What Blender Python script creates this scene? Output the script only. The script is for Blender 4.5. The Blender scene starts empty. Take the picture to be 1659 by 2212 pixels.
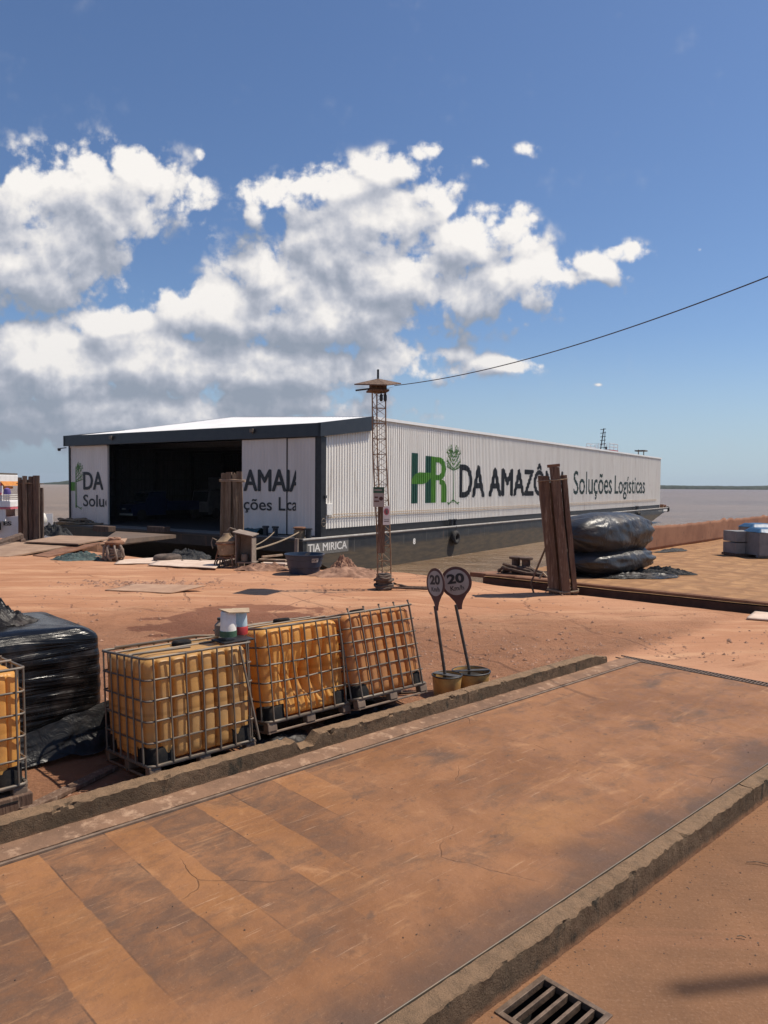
import bpy, bmesh, math, random
from mathutils import Vector, Matrix, Euler, noise as mn
random.seed(7)
PI = math.pi
C = bpy.context.scene.collection
sc = bpy.context.scene

# ------------------------------------------------------------------ camera
FPX = 1597.4                       # focal length in units of the 1659 px wide view the measurements were read in
H = 2.8
cam_d = bpy.data.cameras.new('camera'); cam = bpy.data.objects.new('camera', cam_d); C.objects.link(cam)
cam_d.sensor_fit = 'VERTICAL'; cam_d.sensor_height = 36; cam_d.lens = 26
cam_d.clip_start = 0.1; cam_d.clip_end = 9000
CM = Matrix.Rotation(math.radians(90 - 2.07), 3, 'X') @ Matrix.Rotation(math.radians(0.43), 3, 'Z')
cam.matrix_world = Matrix.Translation((0, 0, H)) @ CM.to_4x4()
sc.camera = cam

def ray(dx, dy):
    return (CM @ Vector(((dx - 829.5) / FPX, (1106 - dy) / FPX, -1))).normalized()
def G(dx, dy, z=0.0):              # the point of height z seen at that spot
    r = ray(dx, dy); t = (z - H) / r.z
    return Vector((r.x * t, r.y * t, z))
def GY(dx, dy, Y):                 # the point at distance Y
    r = ray(dx, dy); t = Y / r.y
    return Vector((r.x * t, Y, H + r.z * t))

# ------------------------------------------------------------------ light
SUN_EL, SUN_AZ = math.radians(60), math.atan2(0.97, 0.24)     # azimuth clockwise from +Y
sd = bpy.data.lights.new('sun', 'SUN'); sd.energy = 4.9; sd.angle = math.radians(0.6); sd.color = (1.0, 0.91, 0.78)
sun = bpy.data.objects.new('sun', sd); C.objects.link(sun)
SV = Vector((math.sin(SUN_AZ) * math.cos(SUN_EL), math.cos(SUN_AZ) * math.cos(SUN_EL), math.sin(SUN_EL)))
sun.rotation_euler = SV.to_track_quat('Z', 'Y').to_euler(); sun.location = (0, 0, 60)
vs = sc.view_settings; vs.view_transform = 'Standard'; vs.look = 'None'; vs.gamma = 1; vs.exposure = 0.12
sc.cycles.max_bounces = 6; sc.cycles.volume_bounces = 0; sc.cycles.use_denoising = True
sc.cycles.transparent_max_bounces = 6

# ------------------------------------------------------------------ node helpers
def nd(t, typ, ins=None, **props):
    n = t.nodes.new(typ)
    for k, v in props.items(): setattr(n, k, v)
    for k, v in (ins or {}).items():
        s = n.inputs[k]
        if isinstance(v, bpy.types.NodeSocket): t.links.new(v, s)
        elif isinstance(v, bpy.types.Node): t.links.new(v.outputs[0], s)
        else: s.default_value = v
    return n
def mth(t, op, a, b=0.0, c=0.0, clamp=False):
    return nd(t, 'ShaderNodeMath', {0: a, 1: b, 2: c}, operation=op, use_clamp=clamp).outputs[0]
def mapr(t, v, a, b, c=0.0, d=1.0, smooth=True):
    n = nd(t, 'ShaderNodeMapRange', {'Value': v, 'From Min': a, 'From Max': b, 'To Min': c, 'To Max': d})
    n.interpolation_type = 'SMOOTHSTEP' if smooth else 'LINEAR'; n.clamp = True
    return n.outputs[0]
def c4(c): return (c[0], c[1], c[2], 1.0)
def mix(t, f, a, b, blend='MIX'):
    n = nd(t, 'ShaderNodeMix', None, data_type='RGBA', blend_type=blend)
    for idx, v in ((0, f), (6, a), (7, b)):
        s = n.inputs[idx]
        if isinstance(v, bpy.types.NodeSocket): t.links.new(v, s)
        else: s.default_value = v if idx == 0 else (v if len(v) == 4 else c4(v))
    return n.outputs[2]
def noi(t, vec, scale, detail=4, rough=0.55, dist=0.0, W=None):
    n = nd(t, 'ShaderNodeTexNoise', {'Vector': vec, 'Scale': scale, 'Detail': detail, 'Roughness': rough, 'Distortion': dist})
    return n.outputs[0]
def mpg(t, vec, loc=(0,0,0), rot=(0,0,0), scl=(1,1,1)):
    return nd(t, 'ShaderNodeMapping', {'Vector': vec, 'Location': loc, 'Rotation': rot, 'Scale': scl}).outputs[0]

# ------------------------------------------------------------------ world: sky and clouds
w = bpy.data.worlds.new('World'); sc.world = w; w.use_nodes = True
t = w.node_tree; t.nodes.clear()
sky = nd(t, 'ShaderNodeTexSky'); sky.sky_type = 'NISHITA'; sky.sun_disc = False
sky.sun_elevation = SUN_EL; sky.sun_rotation = SUN_AZ; sky.air_density = 1.0; sky.dust_density = 0.5; sky.ozone_density = 1.2; sky.altitude = 0
tc = nd(t, 'ShaderNodeTexCoord').outputs['Generated']
sep = nd(t, 'ShaderNodeSeparateXYZ', {0: tc})
ay = mth(t, 'MAXIMUM', mth(t, 'ABSOLUTE', sep.outputs[1]), 0.05)
U = mth(t, 'DIVIDE', sep.outputs[0], ay); V = mth(t, 'DIVIDE', sep.outputs[2], ay)
uv = nd(t, 'ShaderNodeCombineXYZ', {0: U, 1: V, 2: 0.0}).outputs[0]
BL = [ # cloud banks: x, y, rx, ry, weight (view units)
 (200,420,200,110,.9),(90,520,220,140,.95),(760,520,200,120,.9),(930,430,70,90,.75),(640,640,170,110,1.0),(1000,640,180,70,.95),(330,640,60,30,.4),(20,850,160,60,1.0),
 (60,440,130,95,1),(150,390,95,60,.8),(285,370,70,65,1),(230,470,130,90,1),(40,570,190,110,1.1),(170,590,110,50,.7),(415,430,55,60,.7),(440,340,18,28,.45),(0,650,70,45,.7),(270,600,28,40,.5),(455,520,25,28,.42),
 (610,430,95,50,1.0),(560,470,50,40,.8),(640,520,80,50,.8),(720,410,110,55,.9),(830,370,95,45,.9),(915,325,52,24,.75),(820,470,150,70,1),(1010,520,140,70,1),(1110,480,45,50,.8),(1000,455,30,20,.5),
 (575,590,75,60,1.1),(700,575,60,62,1),(860,600,150,90,1.1),(1090,600,110,60,1),(1180,595,70,35,.8),(1290,585,55,42,.8),(1350,550,48,24,.8),(1135,650,60,35,.7),
 (500,680,190,70,1.1),(720,690,200,80,1.2),(860,700,110,60,.6),(990,685,70,35,.7),(250,705,120,42,1.05),(30,740,60,50,1),(120,800,230,90,1.3),(330,790,260,90,1.2),(600,800,260,75,1.1),(840,790,160,60,.85),(960,765,80,32,.75),(1090,790,95,26,.8),(1170,790,35,16,.5),
 (250,890,420,65,1.1),(650,880,280,50,.8),(970,862,28,11,.5),(1130,318,32,17,.6),(1028,354,30,14,.42),(1310,520,16,9,.42),(1516,546,15,8,.5),(1090,905,40,10,.35),(1310,838,10,5,.35),(700,325,40,12,.3),
]
def cloud_group(nm, full):
    grp = bpy.data.node_groups.new(nm, 'ShaderNodeTree')
    grp.interface.new_socket('P', in_out='INPUT', socket_type='NodeSocketVector')
    grp.interface.new_socket('D', in_out='OUTPUT', socket_type='NodeSocketFloat')
    g = grp; gi = g.nodes.new('NodeGroupInput'); go = g.nodes.new('NodeGroupOutput')
    Pin = gi.outputs[0]; acc = None
    wob = nd(g, 'ShaderNodeTexNoise', {'Vector': Pin, 'Scale': 9.0, 'Detail': 2.0}, noise_dimensions='2D')
    Pw = nd(g, 'ShaderNodeVectorMath', {0: Pin, 1: nd(g, 'ShaderNodeVectorMath', {0: nd(g, 'ShaderNodeVectorMath', {0: wob.outputs['Color'], 1: (-.5, -.5, -.5)}, operation='ADD').outputs[0], 1: (.045, .03, 0)}, operation='MULTIPLY').outputs[0]}, operation='ADD').outputs[0]
    for (bx, by, rx, ry, wt) in BL:
        r = ray(bx, by); u0, v0 = r.x / r.y, r.z / r.y
        a = nd(g, 'ShaderNodeVectorMath', {0: Pw, 1: (-u0, -v0, 0)}, operation='ADD').outputs[0]
        b = nd(g, 'ShaderNodeVectorMath', {0: a, 1: (FPX / rx, FPX / ry, 0)}, operation='MULTIPLY').outputs[0]
        d2 = nd(g, 'ShaderNodeVectorMath', {0: b, 1: b}, operation='DOT_PRODUCT').outputs['Value']
        e = mth(g, 'MULTIPLY', mth(g, 'EXPONENT', mth(g, 'MULTIPLY', d2, -0.9)), wt)
        acc = e if acc is None else mth(g, 'SMOOTH_MAX', acc, e, 0.15)
    if full:
        n1 = nd(g, 'ShaderNodeTexNoise', {'Vector': Pin, 'Scale': 11.0, 'Detail': 10.0, 'Roughness': 0.60, 'Lacunarity': 2.1}, noise_dimensions='2D').outputs[0]
        v1 = nd(g, 'ShaderNodeTexVoronoi', {'Vector': Pw, 'Scale': 22.0, 'Detail': 2.0, 'Roughness': .6}, feature='F1', voronoi_dimensions='2D').outputs['Distance']
        f1 = mth(g, 'MULTIPLY', mth(g, 'SUBTRACT', n1, 0.5), 1.7)
        f2 = mth(g, 'MULTIPLY', mth(g, 'SUBTRACT', 0.42, v1), 0.42)
        acc = mth(g, 'ADD', acc, mth(g, 'MULTIPLY', mth(g, 'ADD', f1, f2), mapr(g, acc, .03, .38)))
    g.links.new(acc, go.inputs[0]); return grp
GF, GB = cloud_group('cloud_field', True), cloud_group('cloud_bulk', False)
def field(off, gr_=None):
    n = t.nodes.new('ShaderNodeGroup'); n.node_tree = gr_ or GF
    vv = nd(t, 'ShaderNodeVectorMath', {0: uv, 1: (off[0], off[1], 0)}, operation='ADD').outputs[0]
    t.links.new(vv, n.inputs[0]); return n.outputs[0]
d0 = field((0, 0)); d1 = field((.009, .015)); b0 = field((0, 0), GB); b1 = field((.022, .045), GB)
alpha = mapr(t, d0, .12, .46)
lit = mth(t, 'ADD', mth(t, 'MULTIPLY', mth(t, 'SUBTRACT', d0, d1), .68), mth(t, 'MULTIPLY', mth(t, 'SUBTRACT', b0, b1), .95))
low = mapr(t, V, 0.06, 0.34)                       # clouds near the horizon are seen through more air
lv = mth(t, 'ADD', mth(t, 'ADD', 0.55, lit), mth(t, 'MULTIPLY', mapr(t, d0, .4, 1.3), -0.16), clamp=True)
lv = mth(t, 'ADD', lv, mth(t, 'MULTIPLY', mth(t, 'SUBTRACT', low, 1.0), 0.17), clamp=True)
cr = nd(t, 'ShaderNodeValToRGB', {0: lv}); el = cr.color_ramp.elements
el[0].position = 0.0; el[0].color = (.27, .31, .38, 1)
el[1].position = 1.0; el[1].color = (.90, .865, .825, 1)
for p_, c_ in ((.25, (.34, .37, .44)), (.45, (.46, .48, .54)), (.64, (.62, .62, .65)), (.84, (.80, .775, .755))):
    e_ = el.new(p_); e_.color = c4(c_)
SKYS = 0.075
bright = nd(t, 'ShaderNodeMapping', None)  # placeholder keeps node order readable
t.nodes.remove(bright)
cl_col = mix(t, 1.0, cr.outputs[0], (1/SKYS*1.0,)*3, 'MULTIPLY')
veil = mth(t, 'MULTIPLY', mapr(t, V, 0.16, -0.01), mapr(t, U, 0.25, -0.35))   # grey bank low on the left
skyc = mix(t, mth(t, 'MULTIPLY', veil, .75), mix(t, mapr(t, V, .22, -.02, 0, .80), mix(t, 1.0, sky.outputs[0], (.95, 1.10, 1.33), 'MULTIPLY'), tuple(c / SKYS for c in (.40, .52, .63))), tuple(c / SKYS for c in (.25, .31, .39)))
fin = mix(t, mth(t, 'MULTIPLY', alpha, .97), skyc, cl_col)
bg = nd(t, 'ShaderNodeBackground', {0: fin, 1: SKYS})
wo = nd(t, 'ShaderNodeOutputWorld', {0: bg})
w.cycles.sampling_method = 'MANUAL'; w.cycles.sample_map_resolution = 512

# ------------------------------------------------------------------ materials
def material(name, c1, c2=None, scale=3.0, lo=.4, hi=.6, rough=.6, metal=0.0, bump=0.0, bscale=25.0, stretch=(1,1,1), c3=None, s3=9.0, lo3=.55, hi3=.7,
             spec=.5, rough2=None, bdist=.02, bstretch=None, alpha=None, trans=0.0, detail=6):
    m = bpy.data.materials.new(name); m.use_nodes = True; t = m.node_tree
    p = t.nodes['Principled BSDF']; tc = nd(t, 'ShaderNodeTexCoord').outputs['Object']
    v = mpg(t, tc, scl=stretch)
    fac = mapr(t, noi(t, v, scale, detail, .62), lo, hi)
    col = mix(t, fac, c1, c2 if c2 else tuple(x * .8 for x in c1))
    if c3: col = mix(t, mapr(t, noi(t, mpg(t, v, loc=(3.1, 7.7, 1.3)), s3, 8, .65), lo3, hi3), col, c3)
    t.links.new(col, p.inputs['Base Color'])
    if rough2 is not None: t.links.new(mapr(t, fac, 0, 1, rough, rough2, False), p.inputs['Roughness'])
    else: p.inputs['Roughness'].default_value = rough
    p.inputs['Metallic'].default_value = metal
    p.inputs['Specular IOR Level'].default_value = spec
    if bump:
        bv = mpg(t, tc, scl=bstretch) if bstretch else v
        b = nd(t, 'ShaderNodeBump', {'Height': noi(t, bv, bscale, 8, .6), 'Strength': bump, 'Distance': bdist})
        t.links.new(b.outputs[0], p.inputs['Normal'])
    if trans:
        out = t.nodes['Material Output']
        tr = nd(t, 'ShaderNodeBsdfTranslucent', {0: col})
        ms = nd(t, 'ShaderNodeMixShader', {0: trans, 1: p.outputs[0], 2: tr.outputs[0]})
        t.links.new(ms.outputs[0], out.inputs['Surface'])
    return m
M = {}
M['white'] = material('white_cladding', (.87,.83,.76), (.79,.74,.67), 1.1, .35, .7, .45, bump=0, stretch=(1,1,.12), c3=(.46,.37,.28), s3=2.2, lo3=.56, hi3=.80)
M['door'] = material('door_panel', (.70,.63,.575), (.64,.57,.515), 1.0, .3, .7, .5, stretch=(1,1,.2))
M['roof'] = material('roof_sheet', (.80,.79,.77), (.72,.70,.68), .6, .3, .7, .35)
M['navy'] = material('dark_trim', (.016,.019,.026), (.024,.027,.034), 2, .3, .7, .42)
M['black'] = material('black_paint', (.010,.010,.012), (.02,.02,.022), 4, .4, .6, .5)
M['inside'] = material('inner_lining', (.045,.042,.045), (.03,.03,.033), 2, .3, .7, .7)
M['steel'] = material('galvanised_bar', (.15,.128,.105), (.19,.14,.10), 9, .4, .65, .58, .35, c3=(.20,.10,.05), s3=20, lo3=.6, hi3=.72)
M['rustwall'] = material('bulwark_rust', (.20,.085,.045), (.27,.125,.068), .8, .35, .65, .9, bump=.2, bscale=3, c3=(.11,.05,.03), s3=3, lo3=.56, hi3=.75)
M['rust'] = material('rusty_steel', (.16,.072,.038), (.24,.115,.062), 2.5, .35, .65, .85, bump=.4, bscale=16, c3=(.07,.04,.03), s3=5, lo3=.55, hi3=.75)
M['rustmast'] = material('rusted_mast_steel', (.27,.17,.095), (.20,.12,.07), 6, .35, .65, .7, c3=(.42,.30,.18), s3=9, lo3=.55, hi3=.7)
M['wood_dark'] = material('dark_timber', (.062,.038,.028), (.115,.070,.048), 3.2, .35, .65, .85, bump=.9, bscale=6, stretch=(3,3,.35), c3=(.20,.15,.115), s3=7, lo3=.54, hi3=.72, bdist=.03)
M['wood_mid'] = material('brown_timber', (.095,.052,.034), (.16,.095,.06), 3.2, .35, .65, .85, bump=.9, bscale=6, stretch=(3,3,.35), c3=(.28,.20,.145), s3=7, lo3=.52, hi3=.70, bdist=.03)
M['wood_tan'] = material('tan_timber', (.20,.135,.085), (.13,.08,.05), 3.2, .35, .65, .85, bump=.9, bscale=6, stretch=(3,3,.35), c3=(.34,.27,.19), s3=7, lo3=.58, hi3=.78, bdist=.03)
M['plank'] = material('weathered_plank', (.36,.25,.17), (.26,.17,.11), 3, .35, .65, .85, bump=.4, bscale=9, c3=(.45,.36,.27), s3=6)
M['shadeplate'] = material('shaded_bridge_plate', (.10,.072,.055), (.15,.10,.07), 1.4, .35, .65, .85, bump=.3, bscale=9)  # plate colour darkened, the shade over it is painted in
M['rampplate'] = material('dusty_ramp_plate', (.33,.215,.14), (.25,.155,.10), 1.4, .35, .65, .85, bump=.3, bscale=9, c3=(.15,.09,.06), s3=3, lo3=.6, hi3=.8)
M['dust'] = material('dusty_fabric', (.36,.20,.128), (.23,.12,.075), 4, .35, .65, .9, bump=.5, bscale=18)
M['tan'] = material('dusty_tan_paint', (.42,.31,.20), (.32,.225,.145), 4, .35, .65, .8, bump=.2, bscale=14, c3=(.18,.10,.06), s3=9, lo3=.6, hi3=.75)
M['tandark'] = material('mixer_paint', (.28,.19,.115), (.20,.135,.08), 4, .35, .65, .85, bump=.2, bscale=14, c3=(.40,.28,.18), s3=5, lo3=.55, hi3=.7)
M['greydust'] = material('dusty_grey_metal', (.25,.195,.155), (.19,.14,.105), 5, .35, .65, .75, bump=.2, bscale=18)
M['rubber'] = material('tyre_rubber', (.022,.021,.021), (.05,.045,.04), 7, .4, .65, .85, bump=.3, bscale=30)
M['rubberdust'] = material('dusty_tyre_rubber', (.12,.085,.065), (.06,.045,.036), 7, .4, .65, .9, bump=.3, bscale=30)
M['rope'] = material('old_rope', (.30,.225,.15), (.20,.145,.095), 14, .4, .6, .95, bump=.6, bscale=60)
M['netg'] = material('green_netting', (.055,.095,.092), (.10,.125,.115), 14, .4, .6, .9, bump=.6, bscale=60)
M['netb'] = material('dark_netting', (.022,.025,.03), (.06,.055,.05), 14, .4, .6, .9, bump=.6, bscale=60)
M['tubblue'] = material('blue_polyethylene', (.013,.026,.055), (.02,.036,.068), 3, .35, .65, .42, c3=(.17,.12,.095), s3=1.3, lo3=.60, hi3=.66, bump=.1)
M['blue'] = material('blue_cover', (.02,.075,.16), (.03,.10,.20), 3, .35, .65, .5)
M['block'] = material('grey_block', (.17,.17,.175), (.23,.225,.22), 3, .35, .65, .85, bump=.4, bscale=18)
M['signface'] = material('sign_white', (.40,.35,.31), (.34,.285,.25), 6, .35, .7, .6)
M['signred'] = material('sign_border', (.125,.050,.040), (.085,.036,.03), 7, .35, .65, .6)
M['pole'] = material('grey_pole', (.10,.095,.09), (.06,.05,.045), 9, .35, .65, .5, .4)
M['pail'] = material('yellow_pail', (.50,.30,.09), (.36,.19,.06), 6, .35, .65, .6, c3=(.16,.08,.04), s3=5, lo3=.55, hi3=.68)
M['letter'] = material('black_lettering', (.014,.015,.018), (.022,.023,.025), 3, .4, .6, .5)
M['letterg'] = material('deep_green_lettering', (.020,.042,.034), (.025,.05,.04), 3, .4, .6, .5)
M['dgreen'] = material('dark_green_mark', (.010,.070,.045), (.015,.08,.05), 3, .4, .6, .5)
M['green'] = material('leaf_green_mark', (.085,.26,.018), (.075,.22,.02), 1.5, .4, .6, .5)
M['vine'] = material('tree_green_mark', (.11,.24,.055), (.09,.20,.05), 3, .4, .6, .5)
M['whitepaint'] = material('white_lettering', (.78,.76,.72), (.66,.63,.58), 9, .35, .65, .6)
M['plate'] = material('name_plate_grey', (.13,.125,.115), (.18,.17,.155), 5, .35, .65, .65)
M['redpaint'] = material('red_paint', (.45,.03,.03), (.36,.03,.03), 5, .35, .65, .5)
M['pink'] = material('pink_trim', (.62,.16,.19), (.55,.14,.17), 5, .35, .65, .5)
M['boatwhite'] = material('boat_white', (.80,.78,.78), (.72,.70,.69), 2, .35, .65, .4)
M['orange'] = material('orange_tarp', (.55,.22,.04), (.45,.16,.03), 5, .35, .65, .6)
M['glass'] = material('dark_glass', (.02,.025,.03), (.03,.035,.04), 2, .4, .6, .08)
M['signgreen'] = material('sign_green', (.03,.085,.05), (.04,.10,.06), 9, .35, .65, .6)
M['stripe'] = material('rubbing_rail', (.52,.50,.46), (.40,.37,.33), 2, .35, .65, .5)
M['deckgrey'] = material('barge_deck_paint', (.17,.15,.135), (.24,.19,.15), 1.2, .35, .65, .7, c3=(.33,.22,.15), s3=2, lo3=.55, hi3=.75)
M['pad'] = material('black_corner_pad', (.012,.012,.013), (.035,.029,.024), 9, .4, .65, .85, spec=.15)
M['pallet'] = material('dusty_pallet_steel', (.16,.11,.08), (.24,.17,.12), 7, .35, .65, .7, .2)
M['cable'] = material('overhead_cable', (.05,.045,.045), (.07,.06,.06), 3, .4, .6, .6)
M['trench'] = material('dark_pit', (.012,.010,.009), (.03,.02,.015), 7, .5, .8, .95)
M['grate'] = material('grate_bar', (.17,.115,.08), (.10,.065,.045), 14, .35, .65, .6, .3, bump=.3, bscale=60)
M['board'] = material('dusty_board', (.42,.26,.165), (.34,.20,.125), 2, .35, .65, .85, bump=.15)
M['sheetw'] = material('dusty_white_sheet', (.62,.48,.38), (.52,.38,.29), 3, .35, .65, .8, bump=.3, bscale=5)
M['truckgrey'] = material('grey_truck_paint', (.10,.10,.11), (.14,.14,.15), 3, .35, .65, .5)
M['truckblue'] = material('blue_truck_paint', (.010,.018,.06), (.015,.025,.08), 3, .35, .65, .3)
M['teal'] = material('teal_cover', (.012,.05,.06), (.02,.07,.08), 5, .35, .65, .5)

def plastic(name, bump, scale, stretch, rough=.3, base=.012, dist=.05, rot=(0,0,0)):
    m = bpy.data.materials.new(name); m.use_nodes = True; t = m.node_tree; p = t.nodes['Principled BSDF']
    tc = nd(t, 'ShaderNodeTexCoord').outputs['Object']
    v = mpg(t, tc, rot=rot, scl=stretch)
    n1 = noi(t, v, scale, 5, .55, .6); n2 = noi(t, tc, scale * 5, 4, .6)
    h = mth(t, 'ADD', n1, mth(t, 'MULTIPLY', n2, .035))
    t.links.new(nd(t, 'ShaderNodeBump', {'Height': h, 'Strength': bump, 'Distance': dist}).outputs[0], p.inputs['Normal'])
    d = mapr(t, noi(t, tc, 2.3, 6, .6), .45, .75)
    t.links.new(mix(t, mth(t, 'MULTIPLY', d, .5), (base, base, base * 1.08), (.075, .055, .045)), p.inputs['Base Color'])
    t.links.new(mapr(t, d, 0, 1, rough, rough + .3, False), p.inputs['Roughness'])
    return m
M['wrap'] = plastic('stretched_black_film', .85, 1.9, (.20, .20, 4.6), .22, .005, .06, (math.radians(10), math.radians(20), 0))
M['bag'] = plastic('black_plastic_sack', .5, 1.2, (1.2, .6, 1), .40, .024, .26)
M['crumple'] = plastic('crumpled_black_film', .7, 5, (1, 1, 1), .40, .008, .04)
for k_ in ('wrap', 'crumple'): M[k_].node_tree.nodes['Principled BSDF'].inputs['Specular IOR Level'].default_value = .32

# yellowed, dusty polyethylene of the tanks
def tank_mat(name, ca, cb, cc):
    m = bpy.data.materials.new(name); m.use_nodes = True; t = m.node_tree; p = t.nodes['Principled BSDF']
    tc = nd(t, 'ShaderNodeTexCoord').outputs['Object']
    a = mapr(t, noi(t, mpg(t, tc, scl=(.6, .6, 2.6)), 2.2, 5, .55, .3), .38, .62)
    col = mix(t, a, ca, cb)
    st = mapr(t, noi(t, mpg(t, tc, scl=(.25, .25, 9)), 1.6, 3, .5), .5, .7)       # residue lines left by the liquid
    col = mix(t, mth(t, 'MULTIPLY', st, .45), col, cc)
    du = mapr(t, noi(t, tc, 7, 8, .65), .5, .75)
    col = mix(t, mth(t, 'MULTIPLY', du, .35), col, (.33, .19, .11))
    t.links.new(col, p.inputs['Base Color']); p.inputs['Roughness'].default_value = .42
    p.inputs['Specular IOR Level'].default_value = .35
    t.links.new(nd(t, 'ShaderNodeBump', {'Height': noi(t, tc, 9, 4, .5), 'Strength': .15, 'Distance': .03}).outputs[0], p.inputs['Normal'])
    tr = nd(t, 'ShaderNodeBsdfTranslucent', {0: col})
    t.links.new(nd(t, 'ShaderNodeMixShader', {0: .42, 1: p.outputs[0], 2: tr.outputs[0]}).outputs[0], t.nodes['Material Output'].inputs['Surface'])
    return m
M['tankA'] = tank_mat('tan_tank_plastic', (.68,.385,.13), (.62,.38,.16), (.27,.13,.04))
M['tankB'] = tank_mat('amber_tank_plastic', (.84,.45,.12), (.78,.41,.12), (.52,.23,.05))
M['tankC'] = tank_mat('rust_tank_plastic', (.66,.31,.105), (.56,.27,.11), (.34,.13,.045))

# hull: dark paint above, dried river mud below
m = bpy.data.materials.new('hull_paint'); m.use_nodes = True; t = m.node_tree; p = t.nodes['Principled BSDF']
tc = nd(t, 'ShaderNodeTexCoord').outputs['Object']; sp = nd(t, 'ShaderNodeSeparateXYZ', {0: tc})
up = mix(t, mapr(t, noi(t, tc, 1.5, 7, .6), .4, .7), (.018,.020,.023), (.038,.037,.036))
rs_ = mapr(t, noi(t, mpg(t, tc, scl=(2.2,1,.10)), 2.0, 7, .65), .60, .70)
up = mix(t, mth(t, 'MULTIPLY', rs_, .6), up, (.16,.085,.05))
zz = mth(t, 'ADD', sp.outputs[2], mth(t, 'MULTIPLY', mth(t, 'SUBTRACT', noi(t, mpg(t, tc, scl=(.25,1,1)), 1.0, 6, .6), .5), .5))
mudc = mix(t, mapr(t, noi(t, mpg(t, tc, scl=(.4,1,2)), 2.0, 6, .6), .35, .65), (.095,.070,.044), (.058,.047,.034))
t.links.new(mix(t, mapr(t, zz, -1.15, -1.6), up, mudc), p.inputs['Base Color'])
t.links.new(mapr(t, zz, -1.6, -1.1, .75, .42), p.inputs['Roughness']); M['hull'] = m

# concrete of the kerbs
def kerb_mat(name):
    m = bpy.data.materials.new(name); m.use_nodes = True; t = m.node_tree; p = t.nodes['Principled BSDF']
    tc = nd(t, 'ShaderNodeTexCoord').outputs['Object']
    a = mix(t, mapr(t, noi(t, tc, 3.0, 9, .68), .35, .65), (.105,.074,.048), (.18,.122,.078))
    a = mix(t, mapr(t, noi(t, mpg(t, tc, scl=(1,1,.5)), 6.0, 9, .7), .52, .66), a, (.055,.048,.036))     # black mould
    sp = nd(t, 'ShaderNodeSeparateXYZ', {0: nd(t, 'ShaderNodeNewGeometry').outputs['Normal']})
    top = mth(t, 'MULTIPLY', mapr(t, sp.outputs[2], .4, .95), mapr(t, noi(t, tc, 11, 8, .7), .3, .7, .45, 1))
    a = mix(t, mth(t, 'MULTIPLY', top, .85), a, (.31,.195,.115))  # top faces coloured lighter as a sunlit rim
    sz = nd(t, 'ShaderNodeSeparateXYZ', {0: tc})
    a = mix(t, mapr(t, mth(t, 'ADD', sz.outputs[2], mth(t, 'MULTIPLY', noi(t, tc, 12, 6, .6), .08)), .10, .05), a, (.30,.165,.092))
    t.links.new(a, p.inputs['Base Color']); p.inputs['Roughness'].default_value = .95; p.inputs['Specular IOR Level'].default_value = .2
    h = mth(t, 'ADD', noi(t, tc, 22, 10, .75), mth(t, 'MULTIPLY', noi(t, tc, 90, 6, .7), .4))
    t.links.new(nd(t, 'ShaderNodeBump', {'Height': h, 'Strength': 1.0, 'Distance': .025}).outputs[0], p.inputs['Normal'])
    return m
M['kerb'] = kerb_mat('kerb_concrete')

K = Vector((.731, .682, 0)).normalized(); NN = Vector((-K.y, K.x, 0)); KANG = math.atan2(K.y, K.x)
def SN(s, n, z=0.0): return K * s + NN * n + Vector((0, 0, z))

def crack(t, vec, scale, width, dist=.25):
    q = nd(t, 'ShaderNodeVectorMath', {0: vec, 1: nd(t, 'ShaderNodeVectorMath', {0: nd(t, 'ShaderNodeTexNoise', {'Vector': vec, 'Scale': scale * 1.8, 'Detail': 5.0}).outputs['Color'], 1: (dist / scale,) * 3}, operation='MULTIPLY').outputs[0]}, operation='ADD').outputs[0]
    v = nd(t, 'ShaderNodeTexVoronoi', {'Vector': q, 'Scale': scale}, feature='DISTANCE_TO_EDGE').outputs['Distance']
    return mapr(t, v, width, 0.0)

# yard: concrete buried in orange laterite dust
m = bpy.data.materials.new('laterite_yard'); m.use_nodes = True; t = m.node_tree; p = t.nodes['Principled BSDF']
tc = nd(t, 'ShaderNodeTexCoord').outputs['Object']; sp = nd(t, 'ShaderNodeSeparateXYZ', {0: tc})
sn = mpg(t, tc, rot=(0, 0, -KANG)); sns = nd(t, 'ShaderNodeSeparateXYZ', {0: sn})
big = mapr(t, noi(t, tc, .16, 7, .6, .5), .36, .62)
col = mix(t, big, (.435,.228,.134), (.365,.174,.093))
rl = mpg(t, tc, rot=(0, 0, math.radians(-8)), scl=(.28, 1.6, 1))                       # wheel-track streaks
col = mix(t, mth(t, 'MULTIPLY', mapr(t, noi(t, rl, .9, 8, .62, .4), .45, .68), .7), col, (.52,.30,.175))
col = mix(t, mth(t, 'MULTIPLY', mapr(t, noi(t, mpg(t, rl, loc=(9,4,0)), 1.3, 9, .68, .3), .54, .72), .75), col, (.28,.13,.072))
# soil zone behind the tanks is darker and redder
zone = mth(t, 'MULTIPLY', mapr(t, sns.outputs[1], 6.0, 6.6), mapr(t, mth(t, 'ADD', sp.outputs[1], mth(t, 'MULTIPLY', noi(t, tc, .5, 5, .6), 5.0)), 20.5, 15.5))
col = mix(t, mth(t, 'MULTIPLY', zone, .62), col, mix(t, mapr(t, noi(t, tc, 1.1, 9, .66), .35, .65), (.33,.150,.080), (.23,.105,.058)))
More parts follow.
